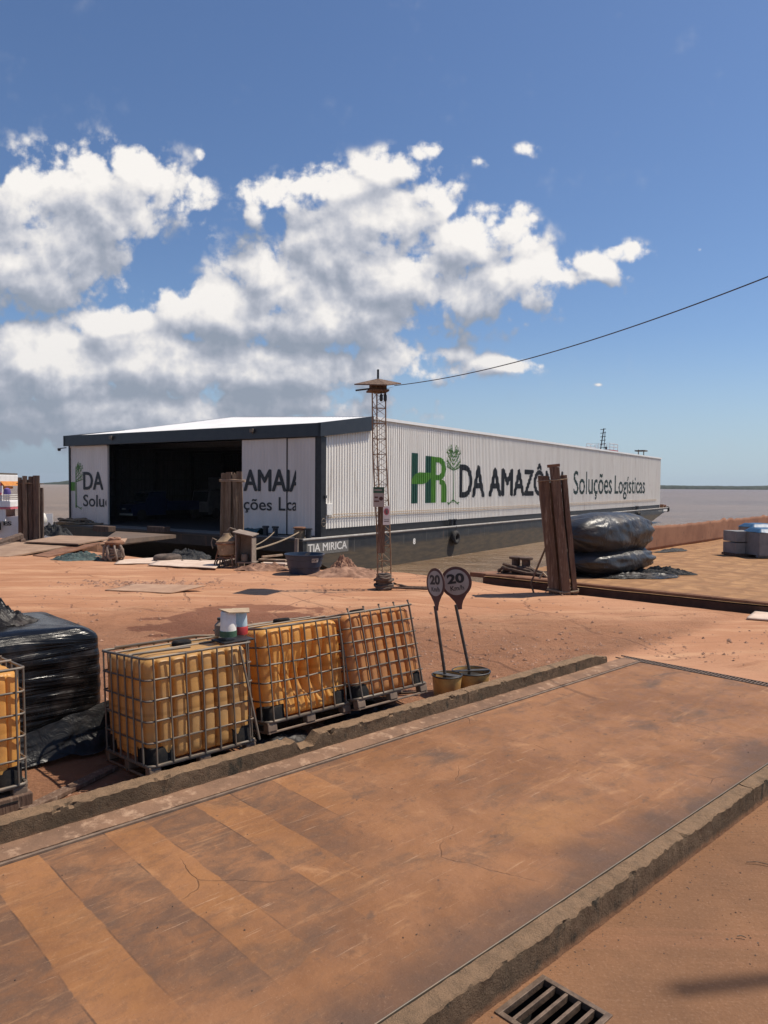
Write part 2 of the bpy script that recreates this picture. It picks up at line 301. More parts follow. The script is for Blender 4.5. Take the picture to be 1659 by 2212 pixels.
# dark reddish patch with a ragged outline
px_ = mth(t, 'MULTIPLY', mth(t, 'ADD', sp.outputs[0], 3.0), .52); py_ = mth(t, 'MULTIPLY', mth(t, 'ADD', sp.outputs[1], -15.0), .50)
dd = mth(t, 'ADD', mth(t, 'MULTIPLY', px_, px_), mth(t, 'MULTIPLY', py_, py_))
dark_patch = mapr(t, mth(t, 'ADD', dd, mth(t, 'MULTIPLY', mth(t, 'SUBTRACT', noi(t, mpg(t, tc, scl=(1,1.6,1)), .95, 6, .6), .5), 3.6)), 1.02, .86)
col = mix(t, mth(t, 'MULTIPLY', dark_patch, .80), col, (.16,.062,.038))
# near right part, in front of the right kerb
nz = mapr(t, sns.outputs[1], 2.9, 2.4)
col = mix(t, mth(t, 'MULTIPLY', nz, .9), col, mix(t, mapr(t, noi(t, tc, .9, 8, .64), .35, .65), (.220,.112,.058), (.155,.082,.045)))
ck = mth(t, 'MULTIPLY', crack(t, tc, .22, .012), mth(t, 'SUBTRACT', 1.0, nz))
col = mix(t, mth(t, 'MULTIPLY', ck, mapr(t, noi(t, tc, .7, 4), .4, .6, 0, .75)), col, (.22,.11,.07))
jt = None
for (jr, js, jo) in ((-.35, 5.5, .2), (1.25, 6.5, .55)):
    jv = nd(t, 'ShaderNodeSeparateXYZ', {0: mpg(t, tc, rot=(0,0,jr))}).outputs[0]
    jv = mth(t, 'ADD', jv, mth(t, 'MULTIPLY', mth(t, 'SUBTRACT', noi(t, tc, .8, 6, .6), .5), .35))
    e = mapr(t, mth(t, 'ABSOLUTE', mth(t, 'SUBTRACT', mth(t, 'FRACT', mth(t, 'ADD', mth(t, 'DIVIDE', jv, js), jo)), .5)), .009, .003)
    jt = e if jt is None else mth(t, 'MAXIMUM', jt, e)
jt = mth(t, 'MULTIPLY', mth(t, 'MULTIPLY', jt, mth(t, 'SUBTRACT', 1.0, nz)), mapr(t, noi(t, mpg(t, tc, loc=(2,9,0)), .5, 6, .65), .47, .60))
col = mix(t, mth(t, 'MULTIPLY', jt, .6), col, (.21,.10,.058))
rut = mapr(t, noi(t, mpg(t, tc, loc=(3,1,0), rot=(0,0,math.radians(14)), scl=(.10,2.2,1)), 1.1, 7, .62, .5), .56, .66)
col = mix(t, mth(t, 'MULTIPLY', rut, .35), col, (.27,.13,.072))
sp1 = mapr(t, noi(t, tc, 16, 8, .72), .64, .72)
col = mix(t, mth(t, 'MULTIPLY', sp1, .6), col, (.20,.10,.06))
col = mix(t, mth(t, 'MULTIPLY', mapr(t, noi(t, mpg(t, tc, loc=(5,5,0)), 55, 6, .7), .5, .75), .22), col, (.58,.38,.27))
t.links.new(col, p.inputs['Base Color']); p.inputs['Roughness'].default_value = .95; p.inputs['Specular IOR Level'].default_value = .15
hh = mth(t, 'ADD', mth(t, 'MULTIPLY', noi(t, rl, 2.2, 9, .62), 1.0), mth(t, 'MULTIPLY', noi(t, tc, 26, 6, .7), .16))
hh = mth(t, 'ADD', hh, mth(t, 'MULTIPLY', mth(t, 'MULTIPLY', noi(t, mpg(t, tc, scl=(.8,1.3,1)), 6, 9, .74), zone), 2.2))
hh = mth(t, 'SUBTRACT', hh, mth(t, 'MULTIPLY', mth(t, 'MAXIMUM', ck, jt), .3))
t.links.new(nd(t, 'ShaderNodeBump', {'Height': hh, 'Strength': .85, 'Distance': .07}).outputs[0], p.inputs['Normal'])
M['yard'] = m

# weighbridge deck: worn ochre and grey paint bands under dust (object space: x along, y across)
m = bpy.data.materials.new('weighbridge_deck'); m.use_nodes = True; t = m.node_tree; p = t.nodes['Principled BSDF']
tc = nd(t, 'ShaderNodeTexCoord').outputs['Object']; sp = nd(t, 'ShaderNodeSeparateXYZ', {0: tc})
fine = noi(t, tc, 9, 10, .72)
base = mix(t, mapr(t, noi(t, tc, .8, 8, .62, .3), .34, .64), (.195,.088,.040), (.285,.134,.062))
base = mix(t, mapr(t, noi(t, mpg(t, tc, loc=(4,1,0), scl=(.7,1.4,1)), 1.5, 9, .66, .5), .50, .74), base, (.125,.073,.047))
base = mix(t, mapr(t, noi(t, mpg(t, tc, loc=(14,6,0), scl=(1.2,.8,1)), 2.3, 9, .68, .8), .56, .76), base, (.36,.185,.090))
wobx = mth(t, 'ADD', sp.outputs[0], mth(t, 'MULTIPLY', mth(t, 'SUBTRACT', noi(t, tc, 2.6, 8, .68), .5), .07))
DECK_BANDS = [(.28,.65,0),(.65,1.05,1),(1.05,1.46,0),(1.46,1.84,1),(1.84,2.33,0),(2.33,2.67,1),(2.67,3.12,0),(3.12,3.48,1),(3.48,3.93,0),(3.93,4.30,1),(4.30,4.76,0),(4.9,5.25,1)]
och = None; gry = None
for i, (a, b, k) in enumerate(DECK_BANDS):
    e = mth(t, 'MULTIPLY', mapr(t, wobx, a - .006, a + .006), mapr(t, wobx, b + .006, b - .006))
    if k: och = e if och is None else mth(t, 'ADD', och, e)
    else: gry = e if gry is None else mth(t, 'ADD', gry, e)
seam = None
for a in (1.05, 1.46, 1.84, 2.33, 2.67, 3.12, 3.48, 3.93):
    e = mapr(t, mth(t, 'ABSOLUTE', mth(t, 'SUBTRACT', mth(t, 'ADD', sp.outputs[0], mth(t, 'MULTIPLY', mth(t, 'SUBTRACT', noi(t, tc, 1.2, 3), .5), .03)), a)), .009, .002)
    seam = e if seam is None else mth(t, 'MAXIMUM', seam, e)
bn = noi(t, mpg(t, tc, loc=(3,3,0)), .9, 7, .65, .4)
fade = mapr(t, mth(t, 'ADD', mth(t, 'ADD', sp.outputs[0], mth(t, 'MULTIPLY', sp.outputs[1], -1.0)), mth(t, 'MULTIPLY', bn, 2.0)), 4.3, 1.7)
fade = mth(t, 'MULTIPLY', fade, mapr(t, mth(t, 'ADD', sp.outputs[1], mth(t, 'MULTIPLY', bn, .6)), .55, 1.3, .0, 1))
wear = mapr(t, noi(t, mpg(t, tc, scl=(.9, 1.5, 1)), 2.4, 10, .70, .7), .36, .62, .10, 1.0)
base = mix(t, mth(t, 'MULTIPLY', mth(t, 'MULTIPLY', och, fade), mth(t, 'MULTIPLY', wear, .46)), base, (.33,.148,.052))
base = mix(t, mth(t, 'MULTIPLY', mth(t, 'MULTIPLY', gry, fade), mth(t, 'MULTIPLY', wear, .68)), base, (.095,.060,.044))
# ochre stain, scrapes, oil spots
s1 = mth(t, 'MULTIPLY', mapr(t, noi(t, mpg(t, tc, loc=(1,2,0), rot=(0,0,.35), scl=(.35,2.6,1)), 2.6, 9, .7, .4), .56, .70), .55)
base = mix(t, s1, base, (.40,.21,.10))
for (rz_k, lo_k, sd_k) in ((.28, .60, 0), (-.35, .63, 5)):
    scr = mapr(t, noi(t, mpg(t, tc, loc=(sd_k,sd_k,0), rot=(0,0,rz_k), scl=(.6,11,1)), 2.4, 9, .74, .6), lo_k, lo_k + .06)
    base = mix(t, mth(t, 'MULTIPLY', scr, .42), base, (.50,.32,.20))
scd = mapr(t, noi(t, mpg(t, tc, loc=(9,2,0), rot=(0,0,.2), scl=(.8,7,1)), 2.2, 9, .74, .6), .60, .68)
base = mix(t, mth(t, 'MULTIPLY', scd, .5), base, (.115,.07,.048))
ry_ = mth(t, 'ADD', sp.outputs[0], -5.2); rz_ = mth(t, 'MULTIPLY', mth(t, 'ADD', sp.outputs[1], -.75), 1.7)
orr = mapr(t, mth(t, 'ADD', mth(t, 'ADD', mth(t, 'MULTIPLY', ry_, ry_), mth(t, 'MULTIPLY', rz_, rz_)), mth(t, 'MULTIPLY', noi(t, tc, 3.2, 7, .6), 1.0)), 1.05, .25)
base = mix(t, mth(t, 'MULTIPLY', orr, .5), base, (.36,.175,.068))
oil = mapr(t, noi(t, mpg(t, tc, loc=(7,3,0)), 3.4, 5, .6), .64, .72)
base = mix(t, mth(t, 'MULTIPLY', oil, .6), base, (.095,.062,.046))
oil2 = mapr(t, noi(t, mpg(t, tc, loc=(2,8,0)), 17, 3, .5), .72, .76)
base = mix(t, mth(t, 'MULTIPLY', oil2, .7), base, (.07,.045,.035))
# grime along the right edge, spread wider as a painted soft shadow
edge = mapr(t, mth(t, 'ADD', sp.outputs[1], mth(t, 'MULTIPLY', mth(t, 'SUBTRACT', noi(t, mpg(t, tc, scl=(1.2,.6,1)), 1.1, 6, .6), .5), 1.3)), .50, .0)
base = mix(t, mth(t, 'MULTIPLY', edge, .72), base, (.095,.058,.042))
base = mix(t, mth(t, 'MULTIPLY', mapr(t, fine, .52, .72), .35), base, (.12,.068,.042))
base = mix(t, mth(t, 'MULTIPLY', mapr(t, noi(t, mpg(t, tc, loc=(1,9,0)), 48, 6, .75), .56, .74), .28), base, (.50,.31,.19))
base = mix(t, mth(t, 'MULTIPLY', mth(t, 'MULTIPLY', seam, fade), mapr(t, noi(t, mpg(t, tc, loc=(0,5,0)), 1.7, 5), .46, .6, 0, .65)), base, (.06,.036,.026))
ck = mth(t, 'MULTIPLY', crack(t, tc, .35, .0030, .28), mapr(t, noi(t, tc, .8, 4), .50, .62))
base = mix(t, mth(t, 'MULTIPLY', ck, .35), base, (.08,.05,.038))
dk = mapr(t, noi(t, mpg(t, tc, loc=(6,2,0), scl=(1,1.2,1)), 2.8, 11, .76, .5), .50, .66)
base = mix(t, mth(t, 'MULTIPLY', dk, .38), base, (.105,.062,.043))
t.links.new(base, p.inputs['Base Color']); p.inputs['Specular IOR Level'].default_value = .25
t.links.new(mapr(t, noi(t, tc, 4, 6, .6), .3, .7, .58, .85), p.inputs['Roughness'])
hh = mth(t, 'ADD', mth(t, 'ADD', noi(t, tc, 3.0, 8, .6), mth(t, 'MULTIPLY', noi(t, tc, 40, 6, .7), .22)), mth(t, 'MULTIPLY', ck, -.5))
hh = mth(t, 'ADD', hh, mth(t, 'MULTIPLY', scr, .15))
t.links.new(nd(t, 'ShaderNodeBump', {'Height': hh, 'Strength': .6, 'Distance': .03}).outputs[0], p.inputs['Normal'])
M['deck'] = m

# river
m = bpy.data.materials.new('river_water'); m.use_nodes = True; t = m.node_tree; p = t.nodes['Principled BSDF']
tc = nd(t, 'ShaderNodeTexCoord').outputs['Object']
v = mpg(t, tc, rot=(0,0,.5), scl=(.55,1.3,1))
f = mapr(t, mth(t, 'ADD', mth(t, 'MULTIPLY', noi(t, mpg(t, tc, scl=(.2,1,1)), .05, 8, .65), .5), mth(t, 'MULTIPLY', noi(t, mpg(t, tc, rot=(0,0,.25), scl=(.35,1,1)), .55, 6, .7), .5)), .40, .60)  # stretched streaks of colour stand in for wave shading
t.links.new(mix(t, f, (.150,.092,.048), (.265,.170,.098)), p.inputs['Base Color'])
p.inputs['Roughness'].default_value = .28; p.inputs['Specular IOR Level'].default_value = .34
h = mth(t, 'ADD', noi(t, v, .55, 6, .62, .6), mth(t, 'MULTIPLY', noi(t, v, 3.0, 5, .6), .25))
t.links.new(nd(t, 'ShaderNodeBump', {'Height': h, 'Strength': 1.0, 'Distance': 1.1}).outputs[0], p.inputs['Normal'])
M['water'] = m
# pontoon deck
m = bpy.data.materials.new('pontoon_deck'); m.use_nodes = True; t = m.node_tree; p = t.nodes['Principled BSDF']
tc = nd(t, 'ShaderNodeTexCoord').outputs['Object']
wv = nd(t, 'ShaderNodeTexWave', {'Vector': tc, 'Scale': .42, 'Distortion': 5.0, 'Detail': 5.0, 'Detail Scale': 1.8}, bands_direction='X').outputs['Fac']
wv2 = nd(t, 'ShaderNodeTexWave', {'Vector': tc, 'Scale': .33, 'Distortion': 3.0, 'Detail': 4.0, 'Detail Scale': 1.6}, bands_direction='Y').outputs['Fac']
wv = mth(t, 'MAXIMUM', wv, wv2)
cl = mix(t, mapr(t, noi(t, tc, .9, 8, .64), .35, .65), (.37,.205,.098), (.27,.142,.07))
cl = mix(t, mth(t, 'MULTIPLY', mapr(t, wv, .72, .98), .42), cl, (.18,.095,.05))
t.links.new(cl, p.inputs['Base Color']); p.inputs['Roughness'].default_value = .9; p.inputs['Specular IOR Level'].default_value = .2
t.links.new(nd(t, 'ShaderNodeBump', {'Height': mth(t, 'ADD', wv, mth(t, 'MULTIPLY', noi(t, tc, 4, 7, .6), .6)), 'Strength': .35, 'Distance': .10}).outputs[0], p.inputs['Normal'])
M['pontoon'] = m
M['footing'] = material('dusty_footing', (.235,.132,.078), (.155,.088,.054), 2.2, .35, .65, .95, bump=.5, bscale=20, stretch=(1,1,1), c3=(.38,.24,.155), s3=7, lo3=.52, hi3=.7)
M['rustshade'] = material('shaded_rusted_side', (.050,.022,.014), (.085,.038,.022), 2.5, .35, .65, .9, bump=.4, bscale=12)  # rust darkened so the pontoon side's shade sits in the colour
M['wood_far'] = material('far_forest_green', (.016,.026,.012), (.026,.036,.018), .03, .35, .65, .95)

# ------------------------------------------------------------------ mesh helpers
class MB:
    def __init__(s): s.v = []; s.f = []
    def add(s, vs, fs):
        o = len(s.v); s.v += [tuple(x) for x in vs]; s.f += [tuple(i + o for i in q) for q in fs]; return s
    def box(s, a, b, M4=None, taper=None):
        (x0,y0,z0),(x1,y1,z1) = a, b
        vs = [Vector(q) for q in ((x0,y0,z0),(x1,y0,z0),(x1,y1,z0),(x0,y1,z0),(x0,y0,z1),(x1,y0,z1),(x1,y1,z1),(x0,y1,z1))]
        if M4: vs = [M4 @ q for q in vs]
        return s.add(vs, [(0,3,2,1),(4,5,6,7),(0,1,5,4),(1,2,6,5),(2,3,7,6),(3,0,4,7)])
    def hexa(s, bot, top):
        return s.add(list(bot) + list(top), [(0,3,2,1),(4,5,6,7),(0,1,5,4),(1,2,6,5),(2,3,7,6),(3,0,4,7)])
    def tube(s, path, r, n=8, closed=False, flat=None):
        P = [Vector(q) for q in path]; m = len(P); rs = r if isinstance(r, (list, tuple)) else [r] * m
        up = Vector((0, 0, 1)); vs = []; prev = None
        for i in range(m):
            a = P[(i - 1) % m] if (closed or i > 0) else P[i]; b = P[(i + 1) % m] if (closed or i < m - 1) else P[i]
            d = (b - a).normalized() if (b - a).length > 1e-9 else Vector((0, 0, 1))
            x = (prev - d * prev.dot(d)) if prev is not None else (up.cross(d) if abs(d.z) < .95 else Vector((1, 0, 0)).cross(d))
            if x.length < 1e-6: x = Vector((1, 0, 0)).cross(d)
            x.normalize(); y = d.cross(x); prev = x
            for k in range(n):
                an = 2 * PI * (k + .5) / n
                vs.append(P[i] + (x * math.cos(an) + y * math.sin(an)) * rs[i])
        fs = []
        for i in range(m if closed else m - 1):
            j = (i + 1) % m
            for k in range(n):
                l = (k + 1) % n; fs.append((i*n+k, i*n+l, j*n+l, j*n+k))
        if not closed: fs.append(tuple(range(n - 1, -1, -1))); fs.append(tuple((m-1)*n + k for k in range(n)))
        return s.add(vs, fs)
    def lathe(s, prof, n=24, c=(0,0,0), sx=1.0, sy=1.0, capb=True, capt=True):
        vs = []; m = len(prof)
        for (r, z) in prof:
            for k in range(n):
                a = 2*PI*k/n; vs.append((c[0]+r*math.cos(a)*sx, c[1]+r*math.sin(a)*sy, c[2]+z))
        fs = [(i*n+k, i*n+(k+1)%n, (i+1)*n+(k+1)%n, (i+1)*n+k) for i in range(m-1) for k in range(n)]
        if capb: fs.append(tuple(range(n-1,-1,-1)))
        if capt: fs.append(tuple((m-1)*n+k for k in range(n)))
        return s.add(vs, fs)
    def grid(s, fn, nu, nv, wrapu=False):
        vs = [fn(i/(nu if wrapu else nu-1), j/(nv-1)) for j in range(nv) for i in range(nu)]
        cols = nu if wrapu else nu-1
        fs = [(j*nu+i, j*nu+(i+1)%nu, (j+1)*nu+(i+1)%nu, (j+1)*nu+i) for j in range(nv-1) for i in range(cols)]
        return s.add(vs, fs)
    def xf(s, M4): s.v = [tuple(M4 @ Vector(q)) for q in s.v]; return s
    def build(s, name, mt, parent=None, smooth=False, bevel=0, recalc=True, subs=0, angle=None, solid=0):
        me = bpy.data.meshes.new(name); me.from_pydata(s.v, [], s.f)
        b = bmesh.new(); b.from_mesh(me)
        if recalc: bmesh.ops.recalc_face_normals(b, faces=b.faces[:])
        if smooth:
            for f in b.faces: f.smooth = True
            for e in b.edges:
                if len(e.link_faces) == 2 and e.calc_face_angle(0) > math.radians(angle or 40): e.smooth = False
        b.to_mesh(me); b.free()
        me.materials.append(M[mt] if isinstance(mt, str) else mt)
        o = bpy.data.objects.new(name, me); C.objects.link(o)
        if parent: o.parent = parent
        if solid: md = o.modifiers.new('solid', 'SOLIDIFY'); md.thickness = solid; md.offset = 0
        if bevel: md = o.modifiers.new('bevel', 'BEVEL'); md.width = bevel; md.segments = 2; md.limit_method = 'ANGLE'
        if subs: md = o.modifiers.new('subsurf', 'SUBSURF'); md.levels = subs; md.render_levels = subs
        return o
def tag(o, label=None, cat=None, group=None, kind=None):
    if label: o['label'] = label
    if cat: o['category'] = cat
    if group: o['group'] = group
    if kind: o['kind'] = kind
    return o
def thing(name, label, cat, loc=(0,0,0), rz=0.0, group=None, rot=None):
    o = bpy.data.objects.new(name, None); C.objects.link(o); o.location = loc; o.empty_display_size = .2
    o.rotation_euler = rot if rot else (0, 0, rz)
    return tag(o, label, cat, group)
def nz(p, s=1.0, seed=0.0): return mn.noise(Vector(p) * s + Vector((seed, seed * .7, -seed)))
def fbm(p, s=1.0, o=4, seed=0.0): return mn.fractal(Vector(p) * s + Vector((seed, seed * .7, -seed)), .6, 2.1, o)

def text_mesh(body, bold=0.0, size=1.0, res=4, spacing=1.0):
    cu = bpy.data.curves.new('t', 'FONT'); cu.body = body; cu.size = size; cu.offset = bold; cu.resolution_u = res; cu.space_character = spacing
    o = bpy.data.objects.new('t', cu); C.objects.link(o)
    bpy.context.view_layer.update()
    me = bpy.data.meshes.new_from_object(o.evaluated_get(bpy.context.evaluated_depsgraph_get()))
    bpy.data.objects.remove(o); bpy.data.curves.remove(cu)
    return me
def fit_text(body, x0, x1, z0, z1, mapf, name, mt, parent, bold=.0, cap=None, spacing=1.0, clip=None, conform=None, ref=None, shear=0.0, thick=0.0, fat=0.0):
    """flat letters laid into the box x0..x1, z0..z1 (z0 baseline, z1 top of capitals) and mapped to 3D by mapf(x, z, d)"""
    me = text_mesh(body, bold, spacing=spacing)
    b = bmesh.new(); b.from_mesh(me); bpy.data.meshes.remove(me)
    xs = [v.co.x for v in b.verts]; a, c = min(xs), max(xs)
    rm = text_mesh(ref or 'H', bold); ys = [v.co.y for v in rm.vertices]; y0, y1 = min(ys), max(ys); bpy.data.meshes.remove(rm)
    for v in b.verts:
        X = x0 + (v.co.x - a) / (c - a) * (x1 - x0); Z = z0 + (v.co.y - y0) / (y1 - y0) * (z1 - z0)
        v.co = Vector((X + shear * (Z - z0), 0, Z))
    if clip:
        for (pos, nx) in clip:
            bmesh.ops.bisect_plane(b, geom=b.verts[:] + b.edges[:] + b.faces[:], plane_co=(pos, 0, 0), plane_no=(nx, 0, 0), clear_outer=True)
    if fat:                                   # heavier strokes: the same glyphs again, a hair to each side and a hair proud
        src = b.copy()
        for (dx_, dz_, ly) in ((-fat, 0, 1), (fat, 0, 2), (0, -fat*.6, 3), (0, fat*.6, 4)):
            tmp = bpy.data.meshes.new('tmp'); src.to_mesh(tmp); n0 = len(b.verts); b.from_mesh(tmp); bpy.data.meshes.remove(tmp)
            b.verts.ensure_lookup_table()
            for v in b.verts[n0:]: v.co.x += dx_; v.co.z += dz_; v.co.y = ly
        src.free()
    finish_decal(b, mapf, name, mt, parent, conform, thick)
def finish_decal(b, mapf, name, mt, parent, conform=None, thick=0.0):
    if conform:
        lo = min(v.co.x for v in b.verts); hi = max(v.co.x for v in b.verts)
        for br in conform(lo, hi):
            bmesh.ops.bisect_plane(b, geom=b.verts[:] + b.edges[:] + b.faces[:], plane_co=(br, 0, 0), plane_no=(1, 0, 0))
    for v in b.verts: v.co = Vector(mapf(v.co.x, v.co.z, v.co.y))
    me = bpy.data.meshes.new(name); b.to_mesh(me); b.free(); me.materials.append(M[mt])
    o = bpy.data.objects.new(name, me); C.objects.link(o)
    if parent: o.parent = parent
    if thick: md = o.modifiers.new('solid', 'SOLIDIFY'); md.thickness = thick; md.offset = 0
    return o
def poly_bm(polys):
    b = bmesh.new()
    for pl in polys:
        vs = [b.verts.new((q[0], 0, q[1])) for q in pl]; b.faces.new(vs)
    return b

# ------------------------------------------------------------------ quay outline and yard
QL = [Vector((-60,66)), Vector((-30,45)), Vector((-18,36.2)), Vector((-12.8,31)), Vector((-9.3,27.9)), Vector((-6.6,25.7)), Vector((-4.1,24.6)), Vector((-1.5,24.1)), Vector((0.7,23.7)), Vector((1.9,22.4)),
      Vector((3.0,21.0)), Vector((4.2,19.9)), Vector((5.0,19.05)), Vector((6.5,17.75)), Vector((8.7,15.85)), Vector((12,12.9)), Vector((20,5.7)), Vector((30,-3))]
def edge_pts():
    out = []
    for a, b in zip(QL[:-1], QL[1:]):
        n = max(1, int((b - a).length / .35))
        for i in range(n):
            q = a.lerp(b, i / n); out.append(q + Vector((nz((q.x, q.y, 0), .9), nz((q.x, q.y, 5), .9))) * .16)
    out.append(QL[-1]); return out
EP = edge_pts()
def side(x, y):                         # >0 inside the yard
    best = 1e9; sg = 1; bp = None
    p = Vector((x, y))
    for a, b in zip(EP[:-1], EP[1:]):
        d = b - a; u = max(0, min(1, (p - a).dot(d) / d.length_squared)); q = a + d * u; l = (p - q).length
        if l < best - 1e-9: best = l; bp = q; sg = 1 if d.x * (p.y - a.y) - d.y * (p.x - a.x) < 0 else -1
    return best * sg, bp
def frange(a, b, st):
    n = max(1, round((b - a) / st)); return [a + (b - a) * i / n for i in range(n)]
GS0, GS1, GN0, GN1 = 3.07, 3.49, 1.96, 2.38        # drain pit
S_END = 11.0
sl = frange(-8, GS0, .5) + frange(GS0, GS1, .25) + frange(GS1, S_END, .25) + frange(S_END, S_END+.2, .2) + frange(S_END+.2, 34, .3) + frange(34, 60, 2) + [60]
nl = frange(-14, -2, 1) + frange(-2, GN0, .5) + frange(GN0, GN1, .22) + [GN1, 2.47] + frange(2.5, 6.1, .4) + frange(6.1, 26, .22) + frange(26, 62, 1) + [62]
def yard_h(x, y, s, n):
    h = .035 * fbm((x, y, 0), .35, 3) + .02 * fbm((x, y, 3), 1.3, 3)
    zone = max(0, min(1, (n - 6.5) / .8)) * max(0, min(1, (19 - y) / 4))
    h += zone * (.05 * fbm((x, y, 9), 1.1, 4) + .03 * max(0, nz((x, y, 2), 3.0)))
    if n > 2.3: h *= max(0, min(1, max((n - 6.3) / .7, (s - 11.3) / .8)))
    else: h *= max(0, min(1, (2.3 - n) / 1.2)) * .4
    if s > 11.2 and n < 7:                      # broken ridge of concrete behind the trench drain
        r = max(0, 1 - abs(s - 12.25 - .35 * nz((n * .7, 2, 0), 1) + .12*(n-4)) / .5) ; h += .13 * r * max(0, min(1, (5.9 - n) / 1.2)) * (1 + .5 * nz((x, y, 1), 3))
    return h
idx = {}; yv = []; yf = []; S2 = {}
def yvert(i, j):
    if (i, j) in idx: return idx[(i, j)]
    p = SN(sl[i], nl[j]); d, q = S2[(i, j)]
    if d < 0: p = Vector((q.x, q.y, 0))
    h = yard_h(p.x, p.y, sl[i], nl[j]) * max(0, min(1, .25 + d / 1.5)) if d > 0 else yard_h(p.x, p.y, sl[i], nl[j]) * .2
    idx[(i, j)] = len(yv); yv.append((p.x, p.y, h)); return idx[(i, j)]
def far_in(x, y): return y < 15 and x < 5 and True
for i in range(len(sl)):
    for j in range(len(nl)):
        p = SN(sl[i], nl[j])
        if p.y < 12 and p.x < 8: S2[(i, j)] = (9.0, None)
        elif p.x > 45 or p.y > 80: S2[(i, j)] = (-9.0, Vector((p.x, p.y)))
        else: S2[(i, j)] = side(p.x, p.y)
for i in range(len(sl) - 1):
    for j in range(len(nl) - 1):
        s_, n_ = (sl[i] + sl[i+1]) / 2, (nl[j] + nl[j+1]) / 2
        if GS0 < s_ < GS1 and GN0 < n_ < GN1: continue
        if 2.48 < n_ < 6.1 and s_ < S_END: continue
        if 2.48 < n_ < 6.1 and S_END < s_ < S_END + .2: continue
        ds = [S2[(a, b)][0] for a in (i, i+1) for b in (j, j+1)]
        if max(ds) <= 0: continue
        yf.append((yvert(i, j), yvert(i+1, j), yvert(i+1, j+1), yvert(i, j+1)))
mb = MB(); mb.v = yv; mb.f = yf
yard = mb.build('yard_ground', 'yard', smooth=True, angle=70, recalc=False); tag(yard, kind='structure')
# quay wall below the edge
mb = MB(); prof = [(0.0, .02), (-.02, -.10), (.05, -.35), (.12, -.9), (.1, -5)]
def nrm2(k):
    a = EP[max(0, k-1)]; b = EP[min(len(EP)-1, k+1)]; d = (b - a).normalized(); return Vector((-d.y, d.x))
rows = []
for k, e in enumerate(EP):
    n2 = nrm2(k)
    for (o_, z_) in prof:
        q = e - n2 * o_ * (1 + .5 * nz((e.x, e.y, z_), 2)); mb.v.append((q.x, q.y, z_ - .0 + (0 if z_ < 0 else -.03)))
P_ = len(prof)
for k in range(len(EP) - 1):
    for q in range(P_ - 1): mb.f.append((k*P_+q, (k+1)*P_+q, (k+1)*P_+q+1, k*P_+q+1))
tag(mb.build('quay_wall', 'rust', smooth=True, angle=50), kind='structure')
# river
mb = MB(); mb.add([(-6000,-200,-2.9),(6000,-200,-2.9),(6000,5000,-2.9),(-6000,5000,-2.9)], [(0,1,2,3)])
tag(mb.build('river_water', 'water'), kind='structure')

# pit under the weighbridge
mb = MB(); a, b = 2.48, 6.1
for z in (-.5,): mb.add([SN(-8,a,z),SN(S_END,a,z),SN(S_END,b,z),SN(-8,b,z)], [(0,1,2,3)])
mb.add([SN(-8,a,z_) for z_ in (-.5,-.004)] + [SN(S_END,a,z_) for z_ in (-.004,-.5)], [(0,1,2,3)])
mb.add([SN(-8,b,z_) for z_ in (-.5,-.004)] + [SN(S_END,b,z_) for z_ in (-.004,-.5)], [(0,1,2,3)])
tag(mb.build('weighbridge_pit', 'trench'), kind='structure')
DECK0 = SN(0, 2.74)
deck = thing('weighbridge', 'long flat weighbridge deck with worn ochre and grey bands between two concrete kerbs', 'weighbridge', DECK0, KANG)
mb = MB()
def dz(x, y): return .012 + .004 * fbm((x, y, 0), .8, 3)
mb.grid(lambda u, v: (-7 + u * (S_END + 6.97), .0 + v * 3.0, dz(u * 18, v * 3)), 140, 26)
mb.grid(lambda u, v: (-7 + u * (S_END + 6.97), .0, .012 - v * .25), 60, 2)
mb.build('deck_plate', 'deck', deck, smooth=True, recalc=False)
# steel edge angle on the left and the glinting rail on the right
mb = MB(); mb.box((-7, 3.004, -.2), (S_END - .05, 3.03, .030)); mb.build('left_edge_angle', 'pallet', deck, bevel=.004)
mb = MB(); mb.box((-7, -.012, -.2), (S_END - .05, -.002, .028)); mb.box((-7, -.075, -.2), (S_END - .05, -.035, .020))
mb.build('right_edge_rail', 'steel', deck, bevel=.004)
mb = MB(); mb.grid(lambda u, v: tuple(SN(-7 + u * (S_END + 7), 5.80 + v * .24, .022 + .006 * fbm((u * 40, v, 0), 2, 3) + .02 * v)), 240, 4)
mb.add([SN(-7,5.80,.022),SN(S_END,5.80,.022),SN(S_END,5.80,-.3),SN(-7,5.80,-.3)],[(0,1,2,3)])
led = mb.build('kerb_footing', 'footing', smooth=True, recalc=False); tag(led, kind='structure')

